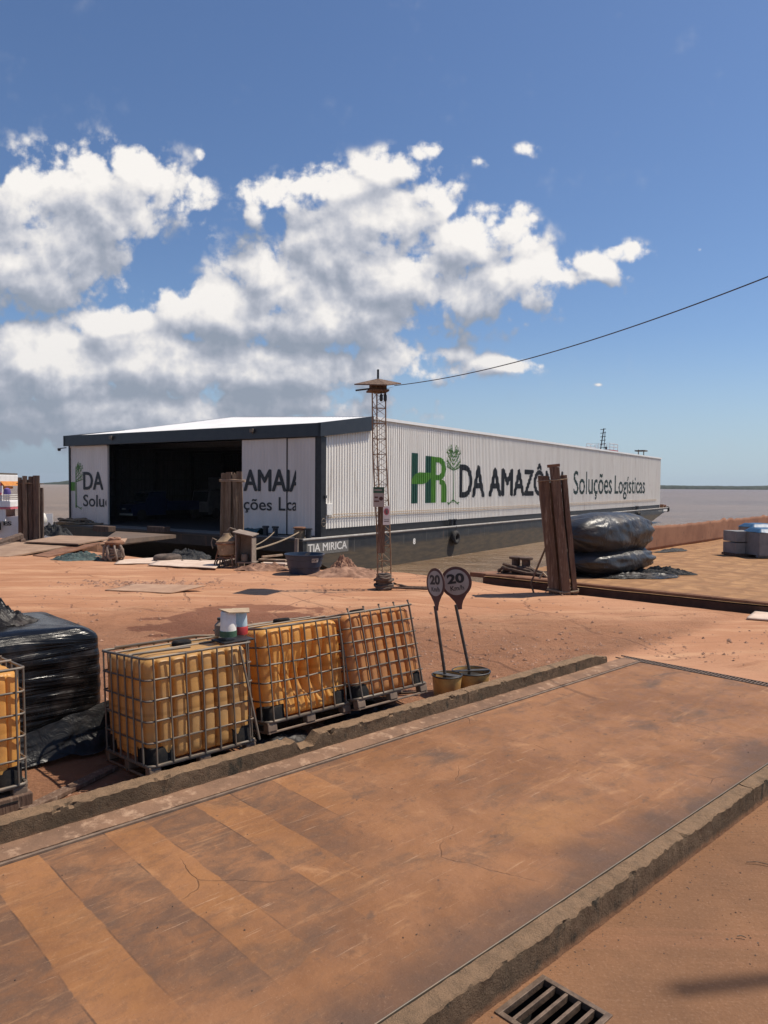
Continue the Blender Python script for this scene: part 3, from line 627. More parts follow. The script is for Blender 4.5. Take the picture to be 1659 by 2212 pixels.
# kerbs
def kerb(name, n0, n1, s0, s1, h, label, gaps=(), endlow=None):
    mb = MB(); st = .022; m = int((s1 - s0) / st); ring = []
    sec = []
    W = n1 - n0
    for (u, z) in [(0,0),(0,.2),(0,.4),(0,.6),(0,.8),(0,.955),(.07,.995),(.3,1.0),(.5,1.0),(.7,1.0),(.93,.995),(1,.955),(1,.6),(1,0)]: sec.append((u, z))
    for i in range(m + 1):
        s = s0 + (s1 - s0) * i / m; hh = h
        for (ga, gb, gh) in gaps:
            e = min(1, max(0, (s - ga) / .06)) * min(1, max(0, (gb - s) / .10)); hh = hh * (1 - e) + gh * e
        if endlow and s > s1 - .35: hh *= 1 - .35 * ((s - s1 + .35) / .35)
        for (u, z) in sec:
            p = SN(s, n0 + u * W, z * hh)
            a = fbm(p, 7, 4, 2); b = fbm(p, 18, 3, 5)
            chip = (.010 if z > .9 else .004)
            off = NN * ((chip * a + .004 * b) * (1 if u < .5 else -1)) + Vector((0, 0, (chip * .7 * a + .007 * b) if z > .5 else 0))
            if z > .85 and u < .2: 
                c = max(0, fbm(p, 6.5, 5, 8) - .34) * (.09 if n0 > 4 else .05); off += NN * c * (1 if u < .5 else 0) + Vector((0, 0, -c * .8))
            mb.v.append(tuple(p + off))
    q = len(sec)
    for i in range(m):
        for j in range(q - 1): mb.f.append((i*q+j, (i+1)*q+j, (i+1)*q+j+1, i*q+j+1))
    mb.f.append(tuple(range(q))); mb.f.append(tuple(m*q + j for j in range(q - 1, -1, -1)))
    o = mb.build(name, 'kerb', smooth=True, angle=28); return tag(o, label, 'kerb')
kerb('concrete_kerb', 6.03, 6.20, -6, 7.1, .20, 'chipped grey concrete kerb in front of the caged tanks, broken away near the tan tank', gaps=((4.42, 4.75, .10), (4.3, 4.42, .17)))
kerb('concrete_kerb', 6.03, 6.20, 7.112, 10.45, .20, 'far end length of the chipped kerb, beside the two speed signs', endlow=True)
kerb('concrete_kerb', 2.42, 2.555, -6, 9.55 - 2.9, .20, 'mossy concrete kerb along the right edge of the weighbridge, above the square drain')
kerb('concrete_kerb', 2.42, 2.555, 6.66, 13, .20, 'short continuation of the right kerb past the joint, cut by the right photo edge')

# trench drain across the far end
dr = thing('trench_drain', 'narrow slotted trench drain grate crossing the far end of the weighbridge', 'drain', SN(S_END, 2.2), KANG)
mb = MB()
x = 0.02
for i in range(78): mb.box((.02, .03 + i * .05, -.01), (.18, .055 + i * .05, .012))
mb.build('grate_bars', 'grate', dr)
mb = MB(); mb.box((0, 0, -.02), (.018, 4.0, .016)); mb.box((.182, 0, -.02), (.2, 4.0, .016)); mb.build('frame', 'grate', dr)
mb = MB(); mb.box((0, 0, -.3), (.2, 4.0, -.28)); mb.box((-.02, 0, -.3), (.0, 4, -.02)); mb.box((.2, 0, -.3), (.22, 4, -.02)); mb.build('channel', 'trench', dr)
# square drain grate near the camera
gr = thing('drain_grate', 'square steel barred drain at the bottom of the photo by the mossy kerb', 'drain', SN(GS0, GN0), KANG)
gw, gn = GS1 - GS0, GN1 - GN0
mb = MB(); mb.box((0,0,-.5),(gw,gn,-.48)); mb.box((-.01,-.01,-.5),(0,gn+.01,-.001)); mb.box((gw,-.01,-.5),(gw+.01,gn+.01,-.001)); mb.box((-.01,-.01,-.5),(gw+.01,0,-.001)); mb.box((-.01,gn,-.5),(gw+.01,gn+.01,-.001))
mb.build('pit', 'trench', gr)
mb = MB(); F_ = .022
mb.box((-.012,-.012,-.03),(gw+.012,F_,.010)); mb.box((-.012,gn-F_,-.03),(gw+.012,gn+.012,.010)); mb.box((-.012,F_,-.03),(F_,gn-F_,.010)); mb.box((gw-F_,F_,-.03),(gw+.012,gn-F_,.010))
mb.build('frame', 'grate', gr, bevel=.003)
for i in range(4):
    mb = MB(); y = .085 + i * .082; mb.box((F_ + .001, y - .010, -.035), (gw - F_ - .001, y + .010, .006)); mb.build('bar', 'grate', gr, bevel=.002)

# ------------------------------------------------------------------ far shore
mb = MB(); N_ = 1400; X0, X1 = -3000, 3600
for k in range(N_ + 1):
    x = X0 + (X1 - X0) * k / N_
    hl = 12 + 4 * nz((x * .004, 0, 0)) + 3.0 * fbm((x * .02, 3, 0), 1, 4) + 1.5 * nz((x * .11, 1, 1))
    if x < -600: hl *= max(.22, min(1.25, (x + 1215) / 125))
    if x > 600: hl = hl * .85 + 2.5
    hl = max(3, hl)
    Y = 2500 + 60 * nz((x * .002, 5, 0))
    for (dy, f) in ((0, 0), (6, .55), (18, .85), (40, 1.0), (110, .9)): mb.v.append((x, Y + dy + 5 * nz((x * .08, f * 5, 0)), -2.9 + hl * f))
for k in range(N_):
    for q in range(4): mb.f.append((k*5+q, (k+1)*5+q, (k+1)*5+q+1, k*5+q+1))
tag(mb.build('far_forest', 'wood_far', smooth=True, angle=80), 'low dark line of forest on the far bank of the river', 'forest', kind='stuff')

# ------------------------------------------------------------------ the barge with its warehouse
BO = Vector((-4.0, 46.6, 0)); BA = math.atan2(.832, .555)
barge = thing('cargo_barge', 'long grey cargo barge carrying a white corrugated warehouse with green and black lettering', 'barge', BO, BA)
BX = Vector((math.cos(BA), math.sin(BA), 0)); BY = Vector((-math.sin(BA), math.cos(BA), 0))
def on_side(dx, dy, ly=0.0):
    r = ray(dx, dy); o = Vector((0, 0, H)) - BO; t_ = (ly - o.dot(BY)) / r.dot(BY); p = o + r * t_; return p.dot(BX), p.z
def on_front(dx, dy, lx=0.0):
    r = ray(dx, dy); o = Vector((0, 0, H)) - BO; t_ = (lx - o.dot(BX)) / r.dot(BX); p = o + r * t_; return p.dot(BY), p.z
def dpx(x, y, s, ox, oy): return ((x / s + ox) / 1.15732, (y / s + oy) / 1.15732)      # reading in a zoomed crop -> view units
L = 87.2; Wd = 26.4; PT = .29; PD = .058
def ribs(lo, hi):
    out = []; k = math.floor(lo / PT)
    while k * PT < hi:
        for f in (0, .50, .62, .88): out.append(k * PT + f * PT)
        k += 1
    return out
def rprof(x):
    u = (x / PT) % 1.0
    if u < .50: return 0.0
    if u < .62: return (u - .50) / .12 * PD
    if u < .88: return PD
    return (1 - u) / .12 * PD
def wall_sheet(lo, hi, z0, z1, fn, flip=False):
    xs = sorted(set([lo, hi] + [q for q in ribs(lo, hi) if lo < q < hi])); mb = MB()
    for x in xs:
        zt = z1(x) if callable(z1) else z1
        mb.v.append(fn(x, z0)); mb.v.append(fn(x, zt))
    for k in range(len(xs) - 1): mb.f.append((2*k, 2*k+2, 2*k+3, 2*k+1))
    return mb
EZ = 7.46; RZ = 8.05; HX = 5.5
side_f = lambda x, z: (x, -rprof(x), z)
def top_side(x): return EZ if x > HX else 6.45 + (EZ - .1 - 6.45) * max(0, x) / HX
wall_sheet(.35, L, .0, top_side, side_f).build('side_wall', 'white', barge)
wall_sheet(.35, L, .0, top_side, lambda x, z: (x, Wd + rprof(x), z)).build('side_wall', 'white', barge)
wall_sheet(0.0, Wd, -.5, EZ, lambda x, z: (L + rprof(x), x, z)).build('end_wall', 'white', barge)
mb = MB(); mb.box((.35, .02, -.5), (L - .01, .35, 0.0)); mb.box((.35, Wd - .35, -.5), (L - .01, Wd - .02, 0)); mb.build('base_coaming', 'black', barge)
# roof
mb = MB()
xs = [HX - .05, L + .1]
def roofsheet(y0, z0, y1, z1):
    q = [(HX - .05, y0, z0), (L + .12, y0, z0), (L + .12, y1, z1), (HX - .05, y1, z1)]
    mb.hexa([(a, b, c) for a, b, c in q], [(a, b, c + .07) for a, b, c in q])
roofsheet(-.12, EZ, Wd / 2, RZ); roofsheet(Wd / 2, RZ, Wd + .12, EZ)
mb.box((HX - .08, -.17, EZ - .12), (L + .12, -.121, EZ + .085)); mb.build('roof', 'roof', barge)
mb = MB()
nf = 180
for k in range(nf + 1):                       # ribbed hip sloping down to the front fascia
    y = -.02 + (Wd + .04) * k / nf; zr = EZ + (RZ - EZ) * (1 - abs(y - Wd / 2) / (Wd / 2)); rb = .045 if k % 2 else 0
    mb.v.append((-.1, y, 6.60 + rb)); mb.v.append((HX, y, zr + rb))
for k in range(nf): mb.f.append((2*k, 2*k+2, 2*k+3, 2*k+1))
mb.build('front_roof_slope', 'roof', barge)
# dark fascia, return along the side, underside
mb = MB(); mb.box((-.42, -.32, 5.82), (-.12, Wd + .32, 6.66)); mb.build('front_fascia', 'navy', barge, bevel=.02)
mb = MB(); mb.hexa([(-.42,-.32,5.80),(HX-.1,-.32,6.55),(HX-.1,-.06,6.55),(-.42,-.06,5.80)], [(-.42,-.321,6.665),(HX-.1,-.321,7.52),(HX-.1,-.06,7.52),(-.42,-.06,6.665)])
mb.build('side_fascia', 'navy', barge); mb = MB()
mb.hexa([(-.42,Wd+.06,5.80),(HX-.1,Wd+.06,6.55),(HX-.1,Wd+.32,6.55),(-.42,Wd+.32,5.80)], [(-.42,Wd+.06,6.665),(HX-.1,Wd+.06,7.52),(HX-.1,Wd+.321,7.52),(-.42,Wd+.321,6.665)])
mb.build('side_fascia', 'navy', barge)
# corner posts
mb = MB(); mb.box((-.16, -.16, -.5), (.36, .30, 5.83)); mb.build('corner_post', 'black', barge, bevel=.01)
mb = MB(); mb.box((-.10, Wd - .1, -.5), (.36, Wd + .1, 5.83)); mb.build('corner_post', 'black', barge)
# front wall: left panel, sliding leaves on the right
dL = on_front(*dpx(636, 500, 2.37, 0, 1000))[0]; dR = on_front(*dpx(1436, 500, 2.37, 0, 1000), lx=-.12)[0]
sA = on_front(*dpx(722, 300, 3.318, 500, 1150), lx=-.12)[0]; sB = on_front(*dpx(801, 300, 3.318, 500, 1150), lx=-.12)[0]
frib = lambda x: rprof(x) * .35
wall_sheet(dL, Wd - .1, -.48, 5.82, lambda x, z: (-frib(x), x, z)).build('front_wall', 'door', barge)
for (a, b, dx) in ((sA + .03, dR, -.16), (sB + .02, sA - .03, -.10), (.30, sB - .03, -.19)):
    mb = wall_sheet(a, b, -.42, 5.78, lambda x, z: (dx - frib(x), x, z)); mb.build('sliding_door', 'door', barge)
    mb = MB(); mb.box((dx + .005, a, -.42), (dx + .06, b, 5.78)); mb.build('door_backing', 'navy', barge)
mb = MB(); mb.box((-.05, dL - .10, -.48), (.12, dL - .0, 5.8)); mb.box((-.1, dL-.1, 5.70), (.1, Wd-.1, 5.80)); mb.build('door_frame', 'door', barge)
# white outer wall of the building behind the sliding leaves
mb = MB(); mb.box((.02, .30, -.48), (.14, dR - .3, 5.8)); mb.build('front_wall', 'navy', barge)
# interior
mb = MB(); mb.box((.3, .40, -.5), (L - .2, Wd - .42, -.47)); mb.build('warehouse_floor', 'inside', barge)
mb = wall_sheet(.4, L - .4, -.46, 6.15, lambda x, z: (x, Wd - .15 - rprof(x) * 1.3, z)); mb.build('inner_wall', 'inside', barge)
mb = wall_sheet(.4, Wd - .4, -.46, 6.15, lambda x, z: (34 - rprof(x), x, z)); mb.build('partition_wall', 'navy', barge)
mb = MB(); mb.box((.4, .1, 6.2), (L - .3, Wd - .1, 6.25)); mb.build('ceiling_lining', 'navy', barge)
mb = MB()
for i in range(1, 12):
    x = i * 4.2; mb.box((x - .15, Wd - .55, -.47), (x + .15, Wd - .25, 6.2)); mb.box((x - .12, .4, 5.7), (x + .12, Wd - .55, 6.1))
for z in (1.6, 3.1, 4.9): mb.box((.5, Wd - .40, z), (34, Wd - .28, z + .12))
mb.build('inner_frames', 'black', barge)
mb = MB()
for i in (1, 3, 5):
    x0, x1 = i * 4.2, i * 4.2 + 4.2
    for a, b in (((x0, .0), (x1, 3.1)), ((x0, 3.1), (x1, 0)), ((x0, 3.2), (x1, 6.1)), ((x0, 6.1), (x1, 3.2))):
        mb = MB(); mb.tube([(a[0], Wd - .5, a[1]), (b[0], Wd - .5, b[1])], .05, 6); mb.build('cross_brace', 'black', barge)

# deck and hull
D0, D1 = -2.5, 90.3; YS = -.62
mb = MB(); mb.box((D0, YS, -.62), (.02, Wd + .6, -.5)); mb.box((.02, YS, -.62), (D1, .0, -.5)); mb.box((.02, Wd, -.62), (D1, Wd + .6, -.5)); mb.box((L + .1, 0.0, -.62), (D1, Wd, -.5))
mb.build('deck', 'deckgrey', barge)
prof = [(D0 + .1, -.62), (D0 + .1, -1.3), (3.5, -4.0), (70.5, -4.0), (77, -2.9), (87, -1.35), (D1 - .1, -.95), (D1 - .1, -.62)]
mb = MB(); y0, y1 = YS + .04, Wd + .56
n = len(prof); mb.v = [(x, y0, z) for x, z in prof] + [(x, y1, z) for x, z in prof]
mb.f = [tuple(range(n)), tuple(range(2*n-1, n-1, -1))] + [(i, (i+1) % n, n + (i+1) % n, n + i) for i in range(n)]
mb.build('hull', 'hull', barge)
mb = MB(); mb.box((D0, YS - .07, -.56), (D1, YS - .001, -.44)); mb.build('rubbing_rail', 'stripe', barge, bevel=.03)
mb = MB(); mb.box((D0 - .06, YS, -.60), (D0 - .001, Wd + .6, -.46)); mb.build('bow_rail', 'navy', barge)
mb = MB()
for k in range(26): x = -.6 + k * 3.3 + random.uniform(-.4, .4); mb = MB(); mb.box((x, y0 - .006, -1.5 + random.uniform(-.1, .2)), (x + .03, y0 - .001, -.66)); mb.build('weld_seam', 'plate', barge)
# two tan service lines along the cladding
mb = MB()
for z in (.72, .90): mb.tube([(.6 + i * 2.0, -PD - .06, z + .012 * math.sin(i * 1.7)) for i in range(43)], .022, 5)
mb.build('service_line', 'tan', barge)
# side lettering
def sx(x, y, s=2.37, ox=1000, oy=1040): return on_side(*dpx(x, y, s, ox, oy), ly=-PD)
smap = lambda x, z, d: (x, -rprof(x) - .012 - .002*d, z)
def side_text(body, xl, yl0, yl1, xr, yr0, yr1, mt, bold, ref=None, name='lettering', **kw):
    a, za = sx(xl, yl0); _, zb = sx(xl, yl1); c, zc = sx(xr, yr0); _, zd = sx(xr, yr1)
    fit_text(body, a, c, (zb + zd) / 2, (za + zc) / 2, smap, name, mt, barge, bold=bold, conform=ribs, ref=ref, **kw)
side_text('DA', 357, 290, 480, 500, 300, 476, 'letter', .0, fat=.11)
side_text('AMAZÔNIA', 530, 306, 475, 985, 338, 462, 'letter', .0, fat=.13)
side_text('Soluções', 1030, 322, 465, 1257, 342, 459, 'letterg', .006)
side_text('Logísticas', 1273, 352, 461, 1452, 362, 457, 'letterg', .006)
# HR mark and the tree
hx0, hz1 = sx(72, 218); _, hz0 = sx(72, 518); hx1, _ = sx(277, 300)
rx, _ = sx(183, 300); h2, _ = sx(150, 300)
def unit(polys, name, mt, x0, x1, z0, z1, lift=0.0):
    b = poly_bm([[(x0 + u * (x1 - x0), z0 + v * (z1 - z0)) for u, v in pl] for pl in polys])
    finish_decal(b, lambda x, z, d: (x, -rprof(x) - .010 - lift, z), name, mt, barge, ribs)
HW = hx1 - hx0
unit([[(0,0),(.165,0),(.165,1),(0,1)], [(.38,0),(.545,0),(.545,.96),(.38,.96)]], 'logo_letter', 'dgreen', hx0, hx1, hz0, hz1)
leaf = [(0.0,.385),(.30,.385),(.42,.42),(.54,.52),(.54,.62),(.20,.62),(.08,.575),(0.0,.48)]
unit([leaf], 'logo_leaf', 'green', hx0, hx1, hz0, hz1, .006)
def arc(cx, cy, rx_, ry_, a0, a1, n=12): return [(cx + rx_ * math.cos(math.radians(a0 + (a1 - a0) * i / n)), cy + ry_ * math.sin(math.radians(a0 + (a1 - a0) * i / n))) for i in range(n + 1)]
outer = arc(.80, .73, .19, .22, 90, -55); inner = arc(.76, .73, .085, .12, 90, -90)
Rp = [[(.54,0),(.68,0),(.68,.95),(.54,.96)]]
oo = arc(.78, .71, .20, .24, 90, -90, 14); ii = arc(.76, .71, .085, .13, 90, -90, 14)
for i in range(14): Rp.append([oo[i], oo[i+1], ii[i+1], ii[i]])
Rp += [[(.68,.84),(.76,.84),(.78,.95),(.68,.95)], [(.68,.47),(.78,.47),(.76,.58),(.68,.58)], [(.85,0),(1.0,0),(1.0,.30),(.97,.42),(.90,.48),(.78,.48),(.78,.40),(.85,.36)]]
unit(Rp, 'logo_letter', 'green', hx0, hx1, hz0, hz1, .003)
def tree_mark(fn, cx, z0, z1, w, name, half=0):
    """branching line tree; fn maps (x, z) to the wall"""
    rnd = random.Random(5); polys = []
    def seg(a, b, wa, wb):
        d = (b[0]-a[0], b[1]-a[1]); l = math.hypot(*d) or 1; wa, wb = wa * .62, wb * .62; nx, ny = -d[1]/l, d[0]/l
        polys.append([(a[0]+nx*wa, a[1]+ny*wa), (b[0]+nx*wb, b[1]+ny*wb), (b[0]-nx*wb, b[1]-ny*wb), (a[0]-nx*wa, a[1]-ny*wa)])
    Hh = z1 - z0
    seg((cx, z0 + .05*Hh), (cx, z0 + .92*Hh), w*.075, w*.03)
    for sgn in (-1, 1):
        if half and sgn != half: continue
        seg((cx, z0 + .10*Hh), (cx + sgn*w*.42, z0 + .02*Hh), w*.04, w*.03)
        seg((cx + sgn*w*.30, z0 + .045*Hh), (cx + sgn*w*.46, z0 + .055*Hh), w*.03, w*.03)
        for f, ln, up in ((.60,.48,.05),(.62,.50,.13),(.68,.50,.22),(.74,.36,.20),(.80,.26,.14),(.86,.16,.10)):
            a = (cx, z0 + f*Hh); m_ = (cx + sgn*w*ln*.55, a[1] + up*Hh*.45); b = (cx + sgn*w*ln, a[1] + up*Hh)
            seg(a, m_, w*.035, w*.03); seg(m_, b, w*.03, w*.022)
            for q in range(3):
                u = .4 + .25*q; c_ = (a[0]+(b[0]-a[0])*u, a[1]+(b[1]-a[1])*u)
                seg(c_, (c_[0] + sgn*w*.05, c_[1] + .055*Hh), w*.022, w*.02); seg(c_, (c_[0]+sgn*w*.12, c_[1]+.005*Hh), w*.022, w*.02)
                e = (c_[0]+sgn*w*.05, c_[1]+.06*Hh); polys.append([(e[0]-w*.022,e[1]-.006*Hh),(e[0]+w*.022,e[1]-.006*Hh),(e[0]+w*.022,e[1]+.008*Hh),(e[0]-w*.022,e[1]+.008*Hh)])
    return polys
tx, tz0 = sx(316, 532); tx2, tz1 = sx(316, 178); txl, _ = sx(279, 300); txr, _ = sx(356, 300)
b = poly_bm(tree_mark(None, tx, tz0, tz1 , (txr - txl), 'x'))
finish_decal(b, lambda x, z, d: (x, -rprof(x) - .012, z), 'logo_tree', 'vine', barge, ribs)
tag(barge.children[-1])
# front lettering
def fx(x, y, lx, s=2.37, ox=0, oy=1000): return on_front(*dpx(x, y, s, ox, oy), lx=lx)
def front_text(body, xl, xr, yt, yb, lx, mt, bold, clip=None, s=2.37, ox=0, oy=1000, ref=None, name='lettering'):
    a, z1 = fx(xl, yt, lx, s, ox, oy); c, _ = fx(xr, yt, lx, s, ox, oy); z0 = fx((xl+xr)/2, yb, lx, s, ox, oy)[1]; z1 = fx((xl+xr)/2, yt, lx, s, ox, oy)[1]
    cl = [(-fx(q, yt, lx, s, ox, oy)[0], nx) for q, nx in clip] if clip else None
    fit_text(body, -a, -c, z0, z1, lambda x, z, d: (lx - .034 - .003*d, -x, z), name, mt, barge, bold=(0 if bold > .015 else bold), clip=cl, ref=ref, fat=.055 if bold > .015 else .0)
front_text('DA', 497, 612, 428, 530, -.0, 'letter', .0205)
front_text('Soluç', 495, 655, 562, 632, -.0, 'letter', .012, clip=[(632, 1)])
front_text('AMA', 368, 716, 82, 256, -.16, 'letter', .016, s=3.318, ox=500, oy=1150)
front_text('I', 724, 742, 84, 258, -.10, 'letter', .016, s=3.318, ox=500, oy=1150)
front_text('A', 746, 868, 84, 260, -.10, 'letter', .016, s=3.318, ox=500, oy=1150, clip=[(799, 1)])
front_text('ções', 364, 600, 318, 416, -.16, 'letter', .012, s=3.318, ox=500, oy=1150, ref='H')
front_text('L', 655, 712, 308, 420, -.16, 'letter', .012, s=3.318, ox=500, oy=1150)
front_text('ca', 722, 812, 318, 420, -.10, 'letter', .012, s=3.318, ox=500, oy=1150, clip=[(799, 1)])
a, z1 = fx(414, 486, 0); c, z0 = fx(447, 538, 0)
b = poly_bm([[(-a, z0), (-c, z0), (-c, z1), (-a, z1)]]); finish_decal(b, lambda x, z, d: (-.034, -x, z), 'logo_leaf', 'green', barge)
tc_, z0 = fx(453, 652, 0); z1 = fx(453, 372, 0)[1]; w_ = abs(fx(492, 500, 0)[0] - fx(453, 500, 0)[0]) * 2
b = poly_bm(tree_mark(None, -tc_, z0, z1, w_, 'x', half=1)); finish_decal(b, lambda x, z, d: (-.036, -x, z), 'logo_tree', 'vine', barge)
# name plate on the hull
def hs(dx, dy): return on_side(dx, dy, ly=y0)
pa = hs(*dpx(478, 120, 5.53, 680, 1330)); pb = hs(*dpx(1054, 240, 5.53, 680, 1330)); 
mb = MB(); mb.box((pa[0], y0 - .012, -1.50), (pb[0], y0 - .001, -.63)); mb.build('name_plate', 'plate', barge)
fit_text('TIA MIRICA', hs(*dpx(494, 200, 5.53, 680, 1330))[0], hs(*dpx(1030, 200, 5.53, 680, 1330))[0], -1.30, -.83, lambda x, z, d: (x, y0 - .017 - .002*d, z), 'lettering', 'whitepaint', barge, bold=.0, fat=.020)
q = hs(*dpx(648, 1672, 3.69, 860, 900)); fit_text('8', q[0] - .18, q[0] + .18, q[1] - .22, q[1] + .22, lambda x, z, d: (x, y0 - .006, z), 'draft_mark', 'whitepaint', barge, bold=.05)
for k_, (xa, xb_) in enumerate(((84.0, 86.5), (87.3, 90.0))):
    mb = MB(); mb.box((xa, y0 - .012, -1.05), (xb_, y0 - .002, -.66)); mb.build('name_plate', 'plate' if k_ == 0 else 'whitepaint', barge)
# bollards and small deck gear
def bitts(lx, ly, s=1.0, rot=0, parent=barge):
    for k in (-1, 1):
        mb = MB(); mb.lathe([(.16*s,-.5),(.16*s,-.02*s),(.21*s,0.0),(.21*s,.06*s),(.15*s,.08*s)], 14, (lx + k*.36*s*math.cos(rot), ly + k*.36*s*math.sin(rot), 0)); mb.build('bollard', 'navy', parent, smooth=True)
    mb = MB(); mb.box((lx-.6*s, ly-.24*s, -.5), (lx+.6*s, ly+.24*s, -.46)); mb.build('bollard_base', 'navy', parent)
def side_lx(x, y, s, ox, oy): return on_side(*dpx(x, y, s, ox, oy), ly=-.35)[0]
bitts(side_lx(1007, 1530, 3.69, 860, 900), -.34, .95)
bitts(on_side(*dpx(1405, 545, 2.37, 1000, 1040), ly=-.35)[0], -.34, .9)
for (X_, s_) in ((545, .8),(625, .8)):
    ly = on_front(*dpx(X_, 620, 3.318, 500, 1150), lx=-1.2)[0]; mb = MB(); mb.lathe([(.17,-.5),(.17,.0),(.23,.02),(.23,.12),(.18,.14)], 14, (-1.2, ly, 0)); mb.build('bollard', 'navy', barge, smooth=True)
ly = on_front(*dpx(900, 620, 3.318, 500, 1150), lx=-1.4)[0]; mb = MB(); mb.lathe([(.18,-.5),(.18,.02),(.24,.04),(.24,.12),(.18,.14)], 14, (-1.4, ly, 0)); mb.build('bollard', 'navy', barge, smooth=True)
ly = on_front(*dpx(825, 620, 3.318, 500, 1150), lx=-1.6)[0]
mb = MB(); mb.lathe([(.30,-.5),(.30,.08),(.40,.1),(.40,.18),(.3,.2)], 16, (-1.6, ly, 0)); mb.build('capstan', 'rust', barge, smooth=True)
mb = MB()
for k in range(6): mb.tube([(-1.6 + .33*math.cos(a*PI/8), ly + .33*math.sin(a*PI/8), -.42 + k*.08 + .02*math.sin(a)) for a in range(16)], .035, 6, closed=True)
mb.build('rope_coil', 'rope', barge, smooth=True)
BOLL = BO + BX * -1.6 + BY * ly
# teal cover on the deck
ly0 = on_front(*dpx(510, 620, 3.318, 500, 1150), lx=-1.0)[0]; ly1 = on_front(*dpx(345, 620, 3.318, 500, 1150), lx=-1.0)[0]
mb = MB(); mb.grid(lambda u, v: (-1.5 + v * 1.0, ly0 + u * (ly1 - ly0), -.5 + .42 * math.sin(PI * min(1, max(0, v))) ** .5 * (1 + .25 * nz((u * 6, v * 3, 0)))), 24, 10); mb.build('teal_cover', 'teal', barge, smooth=True)
# floodlights on the fascia, camera at the left corner, meter box
for (X_, Y_) in ((662, 222), (1497, 182)):
    ly, z_ = fx(X_, Y_, -.45); mb = MB(); mb.box((-.62, ly - .15, z_ - .12), (-.46, ly + .15, z_ + .12)); mb.box((-.5, ly - .04, z_ - .22), (-.42, ly + .04, z_ - .12)); mb.build('floodlight', 'steel', barge, bevel=.02)
ly, z_ = fx(388, 290, -.3); mb = MB(); mb.tube([(-.3, Wd + .1, z_ + .1), (-.4, Wd + .8, z_ + .05)], .04, 6); mb.lathe([(.08,-.16),(.13,-.1),(.13,.05),(.05,.08)], 12, (-.45, Wd + .85, z_)); mb.build('security_camera', 'black', barge, smooth=True)
def sb(x0_, y0_, x1_, y1_, mt, name, dy=.16, s=3.318, ox=500, oy=1150, th=.14):
    a, z1_ = on_side(*dpx(x0_, y0_, s, ox, oy), ly=-dy); c, z0_ = on_side(*dpx(x1_, y1_, s, ox, oy), ly=-dy)
    mb = MB(); mb.box((a, -dy - th, z0_), (c, -dy, z1_)); mb.build(name, mt, barge, bevel=.02)
sb(1040, 362, 1088, 456, 'whitepaint', 'meter_box', .06); sb(1022, 292, 1040, 318, 'black', 'lamp', .10); sb(1026, 320, 1036, 350, 'whitepaint', 'lamp_bracket', .08, th=.06)
mb = MB(); a, z_ = on_side(*dpx(1026, 520, 3.318, 500, 1150), ly=-.3); mb.tube([(a + .22*math.cos(k*PI/6), -.3, z_ + .26*math.sin(k*PI/6)) for k in range(12)], .03, 6, closed=True); mb.tube([(a-.2,-.3,z_),(a+.2,-.3,z_)], .02, 6); mb.build('hand_wheel', 'steel', barge)
# far end gear
mb = MB(); mb.box((L + .6, -.4, -.5), (L + 1.1, .1, .05)); mb.box((L + 2.4, -.4, -.5), (L + 2.8, .0, -.05)); mb.tube([(L + .8, -.3, -.1), (D1 - .3, -.3, -.15)], .05, 6); mb.build('mooring_gear', 'rust', barge)

# tyre fenders hanging on the hull
def tyre(name, label, R, r, loc, rot, mt='rubber', group=None, squash=1.0):
    o = thing(name, label, 'tyre', loc, rot=rot, group=group)
    mb = MB(); n, m = 30, 12
    for i in range(n):
        a = 2*PI*i/n
        for j in range(m):
            b_ = 2*PI*j/m; rr = R - r + r * math.cos(b_) * (1.0 if math.cos(b_) < 0 else .92); tread = .012 * (i % 2) if math.cos(b_) > .6 else 0
            mb.v.append(((rr - tread) * math.cos(a), (rr - tread) * math.sin(a), r * .95 * math.sin(b_) * squash))
    mb.f = [(i*m+j, ((i+1) % n)*m+j, ((i+1) % n)*m+(j+1) % m, i*m+(j+1) % m) for i in range(n) for j in range(m)]
    mb.build('tread', mt, o, smooth=True, angle=60)
    return o
def fender(px, py, R, s, ox, oy, label):
    lx, z = on_side(*dpx(px, py, s, ox, oy), ly=YS - .2); p = BO + BX * lx + BY * (YS - .22); p.z = z
    o = tyre('tyre_fender', label, R, R * .34, p, (PI/2, 0, BA), group='tyre fenders on the barge')
    mb = MB(); mb.tube([(0, R * .8, 0), (0, -.46 - z + .02, .05)], .025, 6); mb.build('hanging_chain', 'steel', o)
fender(1028, 1638, .60, 3.69, 860, 900, 'large black tyre fender with a pale rim hanging near the middle of the hull')
fender(1413, 587, .55, 2.37, 1000, 1040, 'dark tyre fender hanging near the far end of the hull, left of the pale plates')
lx = D1 + .1; p = BO + BX * (D1 + .25) + BY * (YS + .1); p.z = -.75
tyre('tyre_fender', 'small tyre fender at the outermost far corner of the barge deck', .5, .2, p, (PI/2, 0, BA + .6), group='tyre fenders on the barge')

# vehicles standing inside
def vehicle(name, label, lx, ly, rz=0):
    return thing(name, label, 'truck', BO + BX * lx + BY * ly + Vector((0, 0, -.47)), BA + rz)
def wheel(par, x, y, R=.5, w=.3):
    mb = MB(); prof_ = [(R*.55, -w/2), (R*.95, -w/2), (R, -w/2 + .04), (R, w/2 - .04), (R*.95, w/2), (R*.55, w/2)]
    mb.lathe(prof_, 20); mb.xf(Matrix.Translation((x, y, R)) @ Matrix.Rotation(PI/2, 4, 'X')); o = mb.build('wheel', 'rubber', par, smooth=True)
    mb = MB(); mb.lathe([(R*.1, -w/2+.02), (R*.54, -w/2+.05), (R*.54, w/2-.05), (R*.1, w/2-.02)], 16); mb.xf(Matrix.Translation((x, y, R)) @ Matrix.Rotation(PI/2, 4, 'X')); mb.build('rim', 'steel', o, smooth=True)
lyb = on_front(*dpx(735, 700, 2.37, 0, 1000), lx=4.5)[0]
